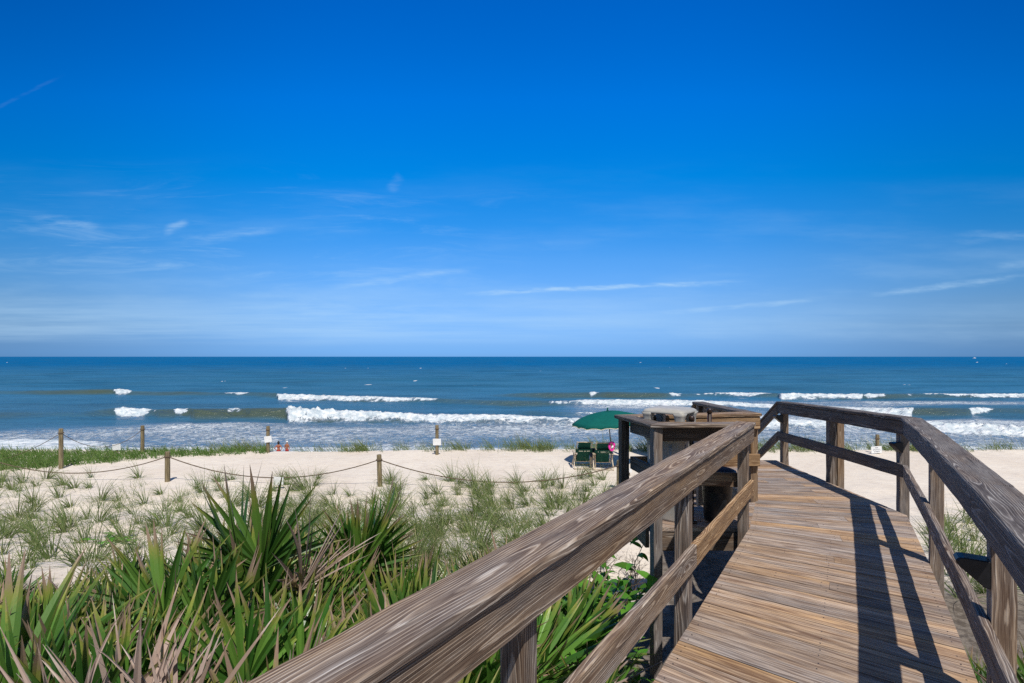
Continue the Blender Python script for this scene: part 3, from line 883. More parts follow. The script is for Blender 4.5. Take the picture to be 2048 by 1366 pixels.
sign_at(557, 962, 15.6, .30, .24, rad(-3), 'white sign on a low stake under the near rope, behind palmetto tips', text=False, stake=.45)
sign_at(233, 894, 20.8, .34, .25, rad(4), 'pale sign in the green grass between the two left posts', text=False, stake=.4)
sign_at(1259, 941, 17.3, .16, .14, 0, 'small white sign on the sand seen through the recess railing', text=False, stake=.2)

# ------------------------------------------------------------------ beach chairs, umbrellas, people
def beach_chair(loc, rz, label):
    o = empty('beach_chair', loc, rz, label, 'beach chair', 'green canvas beach chairs')
    for s_ in (-1, 1):
        mb = MB()
        bar(mb, (s_ * .27, .12, .20), (s_ * .27, -.36, 1.0), .045, .028, (0, 1, 0), ch=.004); mb.build('back_upright', CHAIRW, o)
        mb = MB()
        bar(mb, (s_ * .355, -.32, .0), (s_ * .335, .12, .56), .05, .028, (0, 1, 0), ch=.004)
        mb.build('leg', CHAIRW, o)
        mb = MB()
        bar(mb, (s_ * .34, .50, .0), (s_ * .33, -.26, .53), .05, .028, (0, 1, 0), ch=.004); mb.build('leg', CHAIRW, o)
        mb = MB()
        bar(mb, (s_ * .34, -.34, .575), (s_ * .34, .42, .575), .075, .024, (1, 0, 0), ch=.006); mb.build('armrest', CHAIRW, o)
        mb = MB(); bar(mb, (s_ * .25, .10, .21), (s_ * .25, .52, .36), .045, .028, (0, 0, 1), ch=.004); mb.build('seat_rail', CHAIRW, o)
    for p, q in (((-.36, -.31, .03), (.36, -.31, .03)), ((-.28, -.35, .985), (.28, -.35, .985)), ((-.34, .47, .03), (.34, .47, .03)), ((-.27, .12, .2), (.27, .12, .2)), ((-.27, .52, .36), (.27, .52, .36))):
        mb = MB(); bar(mb, p, q, .042, .026, None, ch=.004); mb.build('crossbar', CHAIRW, o)
    def cloth(name, x, rowsl, m, thick=.008, sag=.03):
        V = []; Fc = []; nn = 9
        for side in (0, 1):
            for (y, z) in rowsl:
                for k in range(nn):
                    q = k / (nn - 1) * 2 - 1
                    V.append((q * x, y + sag * (1 - q * q) - side * thick, z - .3 * sag * (1 - q * q)))
        R_ = len(rowsl)
        for i in range(R_ - 1):
            for k in range(nn - 1):
                a = i * nn + k
                Fc.append((a, a + 1, a + nn + 1, a + nn)); b = a + R_ * nn; Fc.append((b + nn, b + nn + 1, b + 1, b))
        mb = MB(); mb.add(V, Fc); return mb.build(name, m, o, True)
    bk_ = lambda t: (.12 - .48 * t, .20 + .80 * t)
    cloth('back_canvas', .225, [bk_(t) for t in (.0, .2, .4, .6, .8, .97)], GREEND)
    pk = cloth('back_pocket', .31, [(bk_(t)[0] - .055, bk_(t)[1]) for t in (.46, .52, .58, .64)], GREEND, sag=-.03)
    mb = MB()
    for k in range(13):
        x = -.19 + k * .0317
        if random.random() < .8: bar(mb, (x, bk_(.55)[0] - .105 + .02 * (x / .2) ** 2, bk_(.55)[1] + .0), (x + .022, bk_(.55)[0] - .105 + .02 * (x / .2) ** 2, bk_(.55)[1]), .022, .003, (0, 0, 1), ch=.0005, wob=0)
    bar(mb, (-.29, bk_(.46)[0] - .066, bk_(.46)[1] + .01), (.29, bk_(.46)[0] - .066, bk_(.46)[1] + .01), .012, .003, (0, 0, 1), ch=.0005)
    mb.build('pocket_lettering', CREAM, pk)
    mb = MB()
    rows_ = [(.12 + .4 * t, .20 + .16 * t - .05 * math.sin(math.pi * t)) for t in (0, .25, .5, .75, 1)]
    V = []; Fc = []
    for (y, z) in rows_: V += [(-.235, y, z), (.235, y, z)]
    for (y, z) in rows_: V += [(-.235, y, z - .008), (.235, y, z - .008)]
    for i in range(4):
        a = 2 * i; Fc.append((a, a + 1, a + 3, a + 2)); b = a + 10; Fc.append((b + 2, b + 3, b + 1, b))
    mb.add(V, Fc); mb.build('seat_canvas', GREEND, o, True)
    return o
c1 = pb(1166, 935); c2 = pb(1205, 937)
beach_chair(c1, rad(2), 'green canvas beach chair left of its twin, with nothing hung on its back')
beach_chair(c2, rad(-3), 'green canvas beach chair with a pink float hung on its back')
# pink float hung on the chair
pf = empty('swim_ring', c2 + Vector((.25, -.42, .88)), 0, 'bright pink inflatable hung on the back of a beach chair', 'swim ring')
mb = MB(); tube(mb, [Vector((.085 * math.cos(k * .3307), -.02 * math.sin(k * .66), .14 * math.sin(k * .3307))) for k in range(20)], [.040 + .010 * math.sin(k * .9) for k in range(20)], 8); mb.build('ring', PINK, pf, True)
mb = MB(); tube(mb, [(-.02, -.03, -.05), (.02, -.05, -.02), (.04, -.04, .03)], [.03, .035, .02], 8); mb.build('handle', WHITE, pf, True)
# cooler bag between the chairs
cb = empty('cooler_bag', c1.lerp(c2, .5) + Vector((.02, .05, 0)), 0, 'navy bag on a stand between the two beach chairs', 'bag')
mb = MB(); stack(mb, [(.10, .10, .03, .40), (.115, .11, .03, .44), (.115, .11, .03, .66), (.09, .08, .03, .70)]); mb.build('body', BLUE, cb, True)
mb = MB()
for sx in (-.08, .08):
    for sy in (-.08, .08): tube(mb, [(sx, sy, 0), (sx * .9, sy * .9, .42)], .012, 6)
mb.build('stand', CHAIRW, cb)

def umbrella(base, top_off, r, label, hub):
    """base: foot of the pole, top_off: vector to the canopy's apex"""
    o = empty('beach_umbrella', base, 0, label, 'beach umbrella', 'green beach umbrellas')
    top = Vector(top_off); ax = top.normalized()
    a = ax.cross(Vector((0, 1, 0))).normalized(); b = ax.cross(a)
    mb = MB(); tube(mb, [-ax * .4, ax * .85], .024, 10); mb.build('lower_pole', CHAIRW, o, True)
    mb = MB(); tube(mb, [ax * .8, top - ax * .02], .019, 10); mb.build('upper_pole', BROWNP, o, True)
    prof = [(.02, 0), (.22, -.03), (.45, -.075), (.68, -.14), (.88, -.21), (1.0, -.262)]
    ng, sub = 8, 6
    V = []; Fc = []; N = ng * sub
    P3 = lambda rr, h, w: top + (a * math.cos(w) + b * math.sin(w)) * rr + ax * h
    for (rr, h) in prof:
        for k in range(N):
            w = 2 * math.pi * k / N; q = (k % sub) / sub
            pin = 1 - .055 * math.sin(math.pi * q) * (rr > .1)
            V.append(P3(rr * r * pin, h * r * (1 + .03 * math.sin(math.pi * q)), w))
    for i in range(len(prof) - 1):
        for k in range(N):
            k2 = (k + 1) % N; Fc.append((i * N + k, (i + 1) * N + k, (i + 1) * N + k2, i * N + k2))
    mb = MB(); mb.add(V, Fc); cn = mb.build('canopy', GREENF, o, True)
    md = cn.modifiers.new('thick', 'SOLIDIFY'); md.thickness = .004
    V = []; Fc = []; mi = []
    for lev in range(3):
        for k in range(N):
            w = 2 * math.pi * k / N; q = (k % sub) / sub
            pin = 1 - .055 * math.sin(math.pi * q)
            drop = (0, .055 + .025 * math.cos(2 * math.pi * q * 2), .067 + .025 * math.cos(2 * math.pi * q * 2))[lev]
            V.append(P3(r * pin * (1 + .002), -.262 * r * (1 + .03 * math.sin(math.pi * q)) - drop, w))
    mb = MB()
    mb.add(V[:2 * N], [(k, N + k, N + (k + 1) % N, (k + 1) % N) for k in range(N)])
    vl = mb.build('valance', GREENF, o, True); md = vl.modifiers.new('thick', 'SOLIDIFY'); md.thickness = .004
    mb = MB(); tube(mb, V[2 * N:] + V[2 * N:2 * N + 1], .013, 5); mb.build('valance_trim', CREAM, o, True)
    for k in range(ng):
        w = 2 * math.pi * k / ng
        mb = MB(); tube(mb, [P3(rr * r * .99, h * r - .012, w) for rr, h in prof], .006, 5); mb.build('rib', BLACK, o)
    mb = MB(); lathe(mb, [(.03, -.01), (.035, .02), (.02, .05), (.035, .075), (.03, .10), (.01, .115)], 12, tuple(top)); mb.build('finial', WHITE if hub else GREENF, o, True)
ub = pb(1227, 934); ub.y += .35; ub.x = (1226 - 1024) / F * ub.y; ub.z = gz(ub.x, ub.y)
umbrella(ub, (-.22, -.08, 2.03), 1.36, 'green beach umbrella with cream trim shading the two beach chairs', False)
u2 = Vector((6.45, 21.0, 0)); u2.z = gz(u2.x, u2.y)
umbrella(u2, (0, 0, H - (821 - 713) * 21.0 / F - u2.z), 1.2, 'green beach umbrella with a white finial, mostly hidden behind the litter bin', True)

def person(loc, rz, label, cap, arms, suit_one):
    """standing figure seen from behind: one skinned body"""
    o = empty('person', loc, rz, label, 'person', 'bathers at the edge of the sea')
    P = []; E = []; R_ = []
    def v(p, r): P.append(p); R_.append(r); return len(P) - 1
    def chain(i, pts):
        for p, r in pts:
            j = v(p, r); E.append((i, j)); i = j
        return i
    pel = v((0, 0, .93), .135)
    ch = chain(pel, [((0, .01, 1.06), .115), ((0, .0, 1.22), .125), ((0, -.01, 1.38), .12)])
    chain(ch, [((0, .0, 1.47), .052), ((0, .015, 1.53), .06), ((0, .02, 1.60), .088), ((0, .02, 1.68), .075)])
    for s_ in (-1, 1):
        chain(pel, [((s_ * .095, 0, .84), .095), ((s_ * .10, .01, .5), .062), ((s_ * .10, -.02, .34), .058), ((s_ * .10, -.02, .09), .038), ((s_ * .105, .10, .03), .035)])
        sh = chain(ch, [((s_ * .10, -.01, 1.39), .08), ((s_ * .175, -.01, 1.37), .055)])
        if arms == 'hips': pts = [((s_ * .33, -.06, 1.14), .038), ((s_ * .20, .03, .99), .028)]
        else: pts = [((s_ * .22, .0, 1.11), .038), ((s_ * .17, .16, .98), .030)]
        w = chain(sh, pts); wp_ = Vector(P[w]); dr = (wp_ - Vector(P[w - 1])).normalized()
        pm = chain(w, [(wp_ + dr * .06, .03)])
        for k in range(5):
            off = Vector((0, (k - 2) * .018, (k - 2) * .008)); ln = (.05, .07, .08, .072, .055)[k]
            chain(pm, [(wp_ + dr * .085 + off, .010), (wp_ + dr * (.085 + ln * .6) + off * 1.15, .009), (wp_ + dr * (.08 + ln) + off * 1.1 + Vector((-s_ * .015, 0, 0)), .007)])
    me = bpy.data.meshes.new('body'); me.from_pydata([tuple(p) for p in P], E, []); me.materials.append(SKIN)
    bo = link('body', me, o)
    bo.modifiers.new('skin', 'SKIN')
    for i, r in enumerate(R_): me.skin_vertices[0].data[i].radius = (r, r * (.78 if .1 < r < .14 else 1))
    me.skin_vertices[0].data[0].use_root = True
    sb = bo.modifiers.new('sub', 'SUBSURF'); sb.levels = 1; sb.render_levels = 2
    mb = MB()
    lathe(mb, [(.11, .80), (.165, .86), (.168, .96), (.15, 1.0)], 16, (0, 0, 0), sx=1.0, sy=.82); mb.build('swim_bottoms', REDF, o, True)
    if suit_one:
        mb = MB(); lathe(mb, [(.138, 1.25), (.142, 1.28), (.138, 1.31)], 16, (0, 0, 0), sx=1, sy=.82); mb.build('bikini_strap', REDF, o, True)
    mb = MB()
    if cap:
        lathe(mb, [(.098, 1.62), (.102, 1.66), (.088, 1.71), (.05, 1.745), (.01, 1.755)], 14, (0, .02, 0)); lathe(mb, [(.05, 1.635), (.07, 1.645), (.03, 1.65)], 12, (0, .12, 0)); mb.build('cap', WHITE, o, True)
    else:
        lathe(mb, [(.06, 1.50), (.095, 1.55), (.105, 1.63), (.095, 1.70), (.06, 1.745), (.05, 1.78), (.02, 1.80)], 14, (0, .005, 0)); mb.build('hair', HAIR, o, True)
p1 = Vector(((557 - 1024) / F * 45.5, 45.5, 0)); p1.z = H - (876 - 713) / F * 45.5 - 1.79
p2 = Vector(((574 - 1024) / F * 46.2, 46.2, 0)); p2.z = H - (878 - 713) / F * 46.2 - 1.75
p1.z = gz(p1.x, p1.y); p2.z = gz(p2.x, p2.y)
person(p1, rad(8), 'person with dark hair in red swimwear, elbows out and hands on hips', False, 'hips', True)
person(p2, rad(-10), 'person in a white cap and red swimming bottoms, hands held in front', True, 'front', False)

# fishing boat on the horizon
bt = empty('boat', ((1948 - 1024) / F * 2600, 2600, SEA - .3), .1, 'tiny white boat on the horizon at the right', 'boat')
mb = MB()
V = []
for x, w, z0, z1 in ((-9, 2.6, .1, 2.4), (-4, 3., 0, 2.4), (4, 2.6, 0, 3.0), (11, .2, 1.2, 4.0)):
    V += [(x, -w, z1), (x, -w * .7, z0), (x, w * .7, z0), (x, w, z1)]
Fc = [(0, 1, 2, 3), (15, 14, 13, 12)]
for i in range(3):
    for k in range(4):
        k2 = (k + 1) % 4; Fc.append((i * 4 + k, (i + 1) * 4 + k, (i + 1) * 4 + k2, i * 4 + k2))
mb.add(V, Fc); mb.build('hull', WHITE, bt)
mb = MB(); stack(mb, [(3.2, 1.8, .4, 2.4), (2.8, 1.7, .4, 5.0), (3.1, 1.9, .4, 5.1), (3.1, 1.9, .4, 5.3)], (1.5, 0, 0)); mb.build('cabin', WHITE, bt)
mb = MB(); tube(mb, [(0, 0, 5.2), (0, 0, 8.5)], .12, 6); mb.build('mast', WHITE, bt)

# ------------------------------------------------------------------ vegetation
def blade(mb, base, d, side, L, w, droop, fold=.0, bright=1., rnd=0., nseg=5, wprof=None, twist=0.):
    """one leaf: strip with a fold along its midrib"""
    base = Vector(base); d = Vector(d).normalized(); side = (Vector(side) - d * Vector(side).dot(d)).normalized()
    V = []; T = []; G = []
    p = base.copy(); dd = d.copy()
    ox = random.uniform(0, 50)
    for i in range(nseg + 1):
        q = i / nseg
        nrm = side.cross(dd).normalized()
        ww = w * (wprof(q) if wprof else (1 - q ** 1.6) * min(1, .45 + q * 3))
        ww = max(ww, w * .03)
        V += [p - side * ww + nrm * (ww * fold), p, p + side * ww + nrm * (ww * fold)]
        T += [(bright, q, rnd)] * 3
        G += [(ox + q * L * 3, -ww * 8, 0), (ox + q * L * 3, 0, 0), (ox + q * L * 3, ww * 8, 0)]
        dd = (dd + Vector((0, 0, -droop / nseg)) ).normalized()
        p = p + dd * (L / nseg)
    Fc = []
    for i in range(nseg):
        a = i * 3
        Fc += [(a, a + 1, a + 4, a + 3), (a + 1, a + 2, a + 5, a + 4)]
    mb.add(V, Fc, G, T)

# grass tufts
def tuft_mesh(seed, n, L, lean, spread, w=.0058, m=GRASS):
    random.seed(seed)
    mb = MB()
    for k in range(n):
        a = random.uniform(0, 2 * math.pi)
        tl = abs(random.gauss(0, spread)) * random.choice((.5, 1, 1, 1.4))
        d = Vector((math.cos(a) * tl + lean[0] * random.uniform(.3, 1.2), math.sin(a) * tl + lean[1], 1))
        r = random.uniform(0, .06)
        b = (math.cos(a) * r, math.sin(a) * r, -.03)
        blade(mb, b, d, (random.gauss(0, 1), random.gauss(0, 1), 0), L * random.uniform(.5, 1.15), w * random.uniform(.6, 1.2), random.uniform(.6, 2.2), .2, random.uniform(.75, 1.15), random.random() ** 1.5, 5)
    return mb.mesh('grass_tuft', m)
TUFTS = [tuft_mesh(100 + i, random.Random(i).randint(34, 62), (.50, .60, .42, .66, .54, .48, .74, .62)[i % 8], ((-.35, .0), (-.25, -.1), (-.5, .1), (.25, .0))[i % 4], (.45, .38, .55)[i % 3]) for i in range(12)]
random.seed(5)
taken = []
def clear_of_walk(x, y, m=.2):
    n = x * NR.x + y * NR.y; t = x * U.x + y * U.y
    if -1.05 - m < n < .68 + m and t < 7.2: return False
    if 1.1 - m < x < 4.4 + m and 4.7 - m < y < 12: return False
    return True
count = 0; tries = 0
TLAB = 'loose clump of thin green dune grass rooted in the pale sand'
while count < 284 and tries < 30000:
    tries += 1
    if random.random() < .93: px, py = random.uniform(-40, 1260), random.uniform(952, 1165)
    else: px, py = random.uniform(1850, 2080), random.uniform(1040, 1210)
    dens = 1.
    if px < 1300:
        if py < 962 + 10 * math.sin(px * .02): dens = .25 if px < 640 else .12
        elif px < 560: dens = .62 if py < 1040 else .45
        else: dens = .80 if py > 985 else .60
    if random.random() > dens: continue
    z = -1.9
    for _ in range(8):
        y = (H - z) * F / (py - 713.); x = (px - 1024) / F * y; z = gz(x, y)
    if y < 5.5 or not clear_of_walk(x, y): continue
    md = .33 if px > 560 else .38
    if any((x - a) ** 2 + (y - b) ** 2 < md * md for a, b in taken): continue
    taken.append((x, y))
    o = link('grass_tuft', random.choice(TUFTS), None, (x, y, z))
    s_ = random.uniform(.75, 1.35) * (1.25 if px > 560 else 1.15)
    o.scale = (s_, s_, s_ * random.uniform(.85, 1.15)); o.rotation_euler = (0, 0, random.uniform(-.9, .9))
    tag(o, TLAB if px < 1300 else 'tuft of dune grass growing beyond the right railing', 'grass tuft', 'dune grass tufts on the sand' if px < 1300 else 'dune grass tufts beyond the right railing')
    count += 1

# grass along the dune lip and on the left shoulder: countless, one object each
def grass_mass(name, label, spots, m, L0, w, seed):
    random.seed(seed)
    mb = MB()
    for (x, y, s_, nb) in spots:
        z = gz(x, y) - .03
        for k in range(nb):
            a = random.uniform(0, 6.28); tl = abs(random.gauss(0, .45))
            d = Vector((math.cos(a) * tl - .32, math.sin(a) * tl, 1))
            blade(mb, (x + random.gauss(0, .13) * s_, y + random.gauss(0, .13) * s_, z), d, (1, random.gauss(0, .6), 0), L0 * s_ * random.uniform(.45, 1.1), w * random.uniform(.6, 1.2), random.uniform(.2, 1.3), .15, random.uniform(.75, 1.1), random.random() ** 1.5, 3)
    o = mb.build(name, m)
    tag(o, label, 'grass', kind='stuff')
random.seed(77)
spots = []
for k in range(900):
    x = random.uniform(-13, 34)
    if fbm(x * .45, 3., 91, 2) < .47 and random.random() < .75: continue
    if 534 < 1024 + F * x / 22.2 < 592: continue
    spots.append((x, 21.7 + random.uniform(0, 1.1), random.uniform(.5, 1.25), random.randint(8, 18)))
grass_mass('dune_edge_grass', 'thin dune grass along the seaward edge of the flat sand', spots, GRASS, .75, .009, 1)
spots = []
for k in range(2300):
    px = random.uniform(-260, 580); py = random.uniform(903, 952)
    lim = np.interp(px, [-260, 0, 130, 300, 540, 580], [975, 945, 934, 917, 907.5, 906])
    if py > lim + random.gauss(0, 1.5) or px > 532: continue
    v = on(px, py, -2.4); spots.append((v.x, v.y, random.uniform(.45, .95), random.randint(8, 15)))
grass_mass('shoulder_grass', 'dense green grass on the dune shoulder at the left edge', spots, LUSH, .55, .012, 2)

random.seed(31)
spots = []
for k in range(6000):
    px = random.uniform(-60, 1230); py = random.uniform(955, 1165)
    z = -1.9
    for _ in range(5):
        y = (H - z) * F / (py - 713.); x = (px - 1024) / F * y; z = gz(x, y)
    if y < 6. or not clear_of_walk(x, y): continue
    pch = float(fbm(x * .55, y * .55, 95, 3))
    dn = (.75 if px > 560 else .50) * sst(.40, .60, pch) * float(np.interp(py, [955, 975, 1000], [.05, .35, 1.]))
    if random.random() > dn * .26: continue
    spots.append((x, y, random.uniform(.5, 1.2) * (1.05 if px > 560 else .85), random.randint(7, 18)))
grass_mass('dune_grass', 'sparse fine dune grass sprouting between the larger clumps', spots, GRASS, .62, .0052, 3)

# saw palmettos
def frond_mesh(seed, dry=False):
    rnd = random.Random(seed); random.seed(seed)
    mb = MB()
    pl = rnd.uniform(.42, .62)
    # petiole along local +Z, fan opens in the XZ plane
    tube(mb, [(0, .03, 0), (0, .015, pl * .5), (0, 0, pl)], [.009, .007, .006], 5, tone=(1, .1, .3))
    nb = rnd.randint(17, 23)
    fb = rnd.uniform(.6, 1.4)
    span = rnd.uniform(48, 82) if not dry else rnd.uniform(35, 60)
    for k in range(nb):
        q = k / (nb - 1) * 2 - 1
        a = rad(q * span + rnd.gauss(0, 3))
        L = rnd.uniform(.62, .78) * (1 - .30 * q * q)
        d = Vector((math.sin(a), rnd.gauss(0, .09) + (.0 if not dry else rnd.gauss(0, .22)), math.cos(a)))
        s_ = Vector((math.cos(a), rnd.gauss(0, .25), -math.sin(a)))
        prof = lambda t: (min(1., .35 + 1.6 * t) if t < .45 else max(.02, 1 - ((t - .45) / .55) ** 1.35))
        br = fb * rnd.uniform(.8, 1.12); rr = rnd.random() ** 1.6
        if dry: blade(mb, (0, 0, pl - .01), d, s_, L * rnd.uniform(.75, 1.05), rnd.uniform(.010, .019), rnd.uniform(.0, .9), rnd.uniform(.6, 1.3), br, rr, 7, prof)
        else: blade(mb, (0, 0, pl - .01), d, s_, L, rnd.uniform(.0195, .0275), rnd.uniform(.05, .5), rnd.uniform(.25, .6), br, rr, 6, prof)
    return mb.mesh('dry_frond' if dry else 'frond', DRY if dry else PALM)
FRONDS = [frond_mesh(200 + i) for i in range(12)]
DRYF = [frond_mesh(300 + i, True) for i in range(6)]
random.seed(42)
def palmetto(x, y, ztop, label, group, nf=9, dryn=1, upright=.5, az0=None, azr=math.pi, keep=None):
    z = gz(x, y)
    hgt = max(.45, ztop - z)
    sc = min(1.25, max(.62, hgt / 1.12))
    o = empty('saw_palmetto', (x, y, z), 0, label, 'palmetto', group)
    lift = max(0., hgt - 1.12 * sc)
    mb = MB(); tube(mb, [(0, 0, -.1), (.02, 0, .06 + lift * .6), (.0, .02, .12 + lift)], [.06, .055, .045], 7); mb.build('stem', STEM, o)
    for k in range(nf + dryn):
        dr = k >= nf
        f = link('frond', random.choice(DRYF if dr else FRONDS), o)
        if dr: f.name = 'dry_frond'; f['label'] = 'dry grey brown frond'
        az = random.uniform(0, 6.283) if az0 is None else az0 + random.uniform(-azr, azr)
        tilt = abs(random.gauss(0, upright)) + (.08 if not dr else .5)
        tilt = min(tilt, 1.35 if not dr else 1.7)
        ff = sc * random.uniform(.78, 1.02)
        R_ = Matrix.Rotation(az, 4, 'Z') @ Matrix.Rotation(tilt, 4, 'X') @ Matrix.Rotation(random.uniform(-1.0, 1.0), 4, 'Z')
        f.matrix_local = Matrix.Translation((0, 0, .08 + lift * random.uniform(.6, 1.))) @ R_ @ Matrix.Scale(ff, 4)
    return o
def sil(px):
    return float(np.interp(px, [-400, 0, 60, 130, 220, 300, 400, 470, 560, 640, 700, 760, 850, 980, 1200],
                           [1120, 1100, 1095, 1110, 1120, 1075, 1030, 1000, 1010, 1085, 1010, 1075, 1085, 1075, 1110]))
GL = 'saw palmettos massed left of the boardwalk'
PLAB = 'green saw palmetto in the dense clump left of the boardwalk'
placed = []
for y0 in np.arange(1.7, 6.5, .52):
    for x0 in np.arange(-7.2, 1.4, .62):
        x = x0 + random.uniform(-.22, .22); y = y0 + random.uniform(-.2, .2)
        px = 1024 + F * x / y
        n = x * NR.x + y * NR.y
        if n > -1.42 or px < -420 or px > 1130: continue
        if px > 1000 and y > 4.6: continue
        if y > 5.6 and px < 330: continue
        lim = sil(px) + random.uniform(6, 85)
        zt = H - (lim - 713) / F * y
        zt = min(zt, .32 - random.uniform(0, .25))
        if zt - gz(x, y) < .38: continue
        front = y < 2.7
        palmetto(x, y, zt, PLAB, GL, nf=random.randint(5, 7), dryn=random.choice((0, 0, 1, 1)), upright=.62)
# feature plants
def feature(px, ytop, y, label, **kw):
    x = (px - 1024) / F * y
    palmetto(x, y, H - (ytop - 713) / F * y, label, GL, **kw)
feature(525, 968, 4.4, 'tall dark saw palmetto with spiky brown-tipped blades standing above the clump', nf=5, dryn=2, upright=.16)
feature(705, 965, 5.3, 'upright bright green saw palmetto rising at the back of the clump', nf=7, dryn=0, upright=.16)
feature(40, 1085, 2.6, 'large saw palmetto with long blades leaning right at the left edge', nf=9, dryn=1, upright=.75, az0=rad(-80), azr=.9)
feature(245, 1220, 2.1, 'saw palmetto with dried pinkish grey fronds near the bottom left', nf=2, dryn=6, upright=.3)
feature(470, 1300, 2.0, 'half dead saw palmetto with straw coloured fronds beside the near rail', nf=2, dryn=7, upright=.35)
def face_fan(px, ytop, y, label, meshes, dry=False, lean=.15):
    """a palmetto whose fans open broadside: meshes = [(mesh index, turn, tilt, size)]"""
    x = (px - 1024) / F * y; zt = H - (ytop - 713) / F * y
    z = gz(x, y)
    o = empty('saw_palmetto', (x, y, z), 0, label, 'palmetto', GL)
    mb = MB(); tube(mb, [(0, 0, -.1), (.02, 0, max(.1, zt - z - 1.15))], [.06, .05], 7); mb.build('stem', STEM, o)
    for i, (k, turn, tilt, sz, dr) in enumerate(meshes):
        f = link('dry_frond' if dr else 'frond', (DRYF if dr else FRONDS)[k], o)
        if dr: f['label'] = 'dry pinkish grey frond'
        R_ = Matrix.Rotation(turn, 4, 'Z') @ Matrix.Rotation(-.18 + .1 * (i % 3), 4, 'X') @ Matrix.Rotation(tilt, 4, 'Y')
        f.matrix_local = Matrix.Translation((.03 * i, .05 * (i % 2), zt - z - 1.18 * sz)) @ R_ @ Matrix.Scale(sz, 4)
face_fan(265, 1222, 1.95, 'big dried pinkish grey fan of palmetto standing at the bottom left', [(0, .1, -.1, .95, 1), (1, -.3, .25, .85, 1), (2, .5, -.45, .8, 1)])
face_fan(455, 1275, 1.75, 'straw dry palmetto fan tucked against the near end of the rail', [(3, .1, .5, .8, 1), (4, -.3, .8, .85, 1), (5, .4, .25, .75, 1), (1, .2, 1.0, .7, 1)])
face_fan(525, 1150, 2.55, 'bright yellow green palmetto fan standing upright before the rail', [(1, .1, .05, .85, 0), (4, -.4, .4, .8, 0), (7, .5, -.35, .75, 0)])
face_fan(330, 1070, 3.5, 'broad green palmetto fan opening toward the walkway near the sand', [(2, .15, -.1, 1., 0), (5, -.3, .45, .95, 0)])
face_fan(60, 1150, 2.3, 'green palmetto with fans swept to the right at the left edge', [(3, .1, .75, 1., 0), (6, .3, .95, 1.05, 0), (8, -.2, .5, .95, 0), (9, .1, 1.2, 1., 0)])
face_fan(150, 1180, 2.5, 'green palmetto fans spread low behind the big dried fan', [(10, .2, .6, 1., 0), (11, -.1, .85, 1., 0), (0, .4, .3, .9, 0)])
# under the left rail and beyond the right rail
for (x, y, zt, lab) in ((.28, 3.25, -.28, 'low saw palmetto seen between the left rail boards'), (.0, 2.75, -.25, 'saw palmetto under the left rail near the corner of the frame'), (.62, 3.85, -.55, 'small saw palmetto beside the leafy shrub under the left rail')):
    palmetto(x, y, zt, lab, 'saw palmettos under the left rail', nf=8, dryn=1, upright=.8)
for (x, y, zt) in ((3.15, 2.65, -.25), (3.55, 3.35, -.35), (2.95, 2.0, -.1), (3.9, 3.1, -.2), (3.4, 2.2, .0), (3.6, 3.9, -.6)):
    palmetto(x, y, zt, 'saw palmetto growing beyond the right railing', 'saw palmettos beyond the right railing', nf=6, dryn=3, upright=.6)

# broad-leaved shrubs
def leaf_shrub(x, y, h, nst, nl, size, label, rnd_leaf=False, spread=.35):
    z = gz(x, y)
    o = empty('leafy_shrub', (x, y, z), 0, label, 'shrub', 'leafy shrubs by the boardwalk')
    st = MB(); lf = MB()
    for k in range(nst):
        a = random.uniform(0, 6.28); tl = random.uniform(.1, spread * 2)
        top = Vector((math.cos(a) * tl * h, math.sin(a) * tl * h, h * random.uniform(.6, 1.05)))
        pts = [Vector((0, 0, -.02)).lerp(top, q) + Vector((0, 0, .12 * h * math.sin(q * 3.14))) for q in (0, .25, .5, .75, 1)]
        tube(st, pts, [.008, .006, .005, .004, .003], 5)
        for j in range(nl):
            q = .25 + .75 * (j + random.random()) / nl
            p = pts[0].lerp(pts[-1], q) + Vector((0, 0, .12 * h * math.sin(q * 3.14)))
            aa = random.uniform(0, 6.28)
            d = Vector((math.cos(aa), math.sin(aa), random.uniform(-.1, .7)))
            L = size * random.uniform(.7, 1.25)
            w = L * (.46 if rnd_leaf else .24)
            pr = (lambda t: math.sin(math.pi * min(1, max(.03, t)) ** .8) ** .6) if rnd_leaf else (lambda t: math.sin(math.pi * min(.99, .04 + t * .95) ** .75))
            blade(lf, p, d, (d.y, -d.x, random.gauss(0, .3)), L, w, random.uniform(.2, 1.4), .3, random.uniform(.6, 1.25), random.random() * .5, 5, pr)
    st.build('stems', STEM, o, True); lf.build('leaves', BROAD, o, True)
random.seed(9)
leaf_shrub(.90, 5.05, 1.08, 15, 11, .17, 'bright green leafy shrub between the left rail boards, taller')
leaf_shrub(.72, 4.4, .95, 11, 10, .17, 'bright green leafy shrub low under the left lower rail')
leaf_shrub(1.0, 3.7, .86, 11, 10, .16, 'green leafy plant against the deck edge by the post')
leaf_shrub(1.15, 5.35, .85, 8, 8, .13, 'small leafy plant nearest the recess post beside the boardwalk')
leaf_shrub(-1.45, 5.0, 1.12, 6, 6, .17, 'round-leaved shrub poking up between palmettos left of the rail', True, .25)
leaf_shrub(-2.05, 4.9, 1.12, 5, 6, .17, 'round-leaved shrub among palmettos below the sand slope', True, .25)
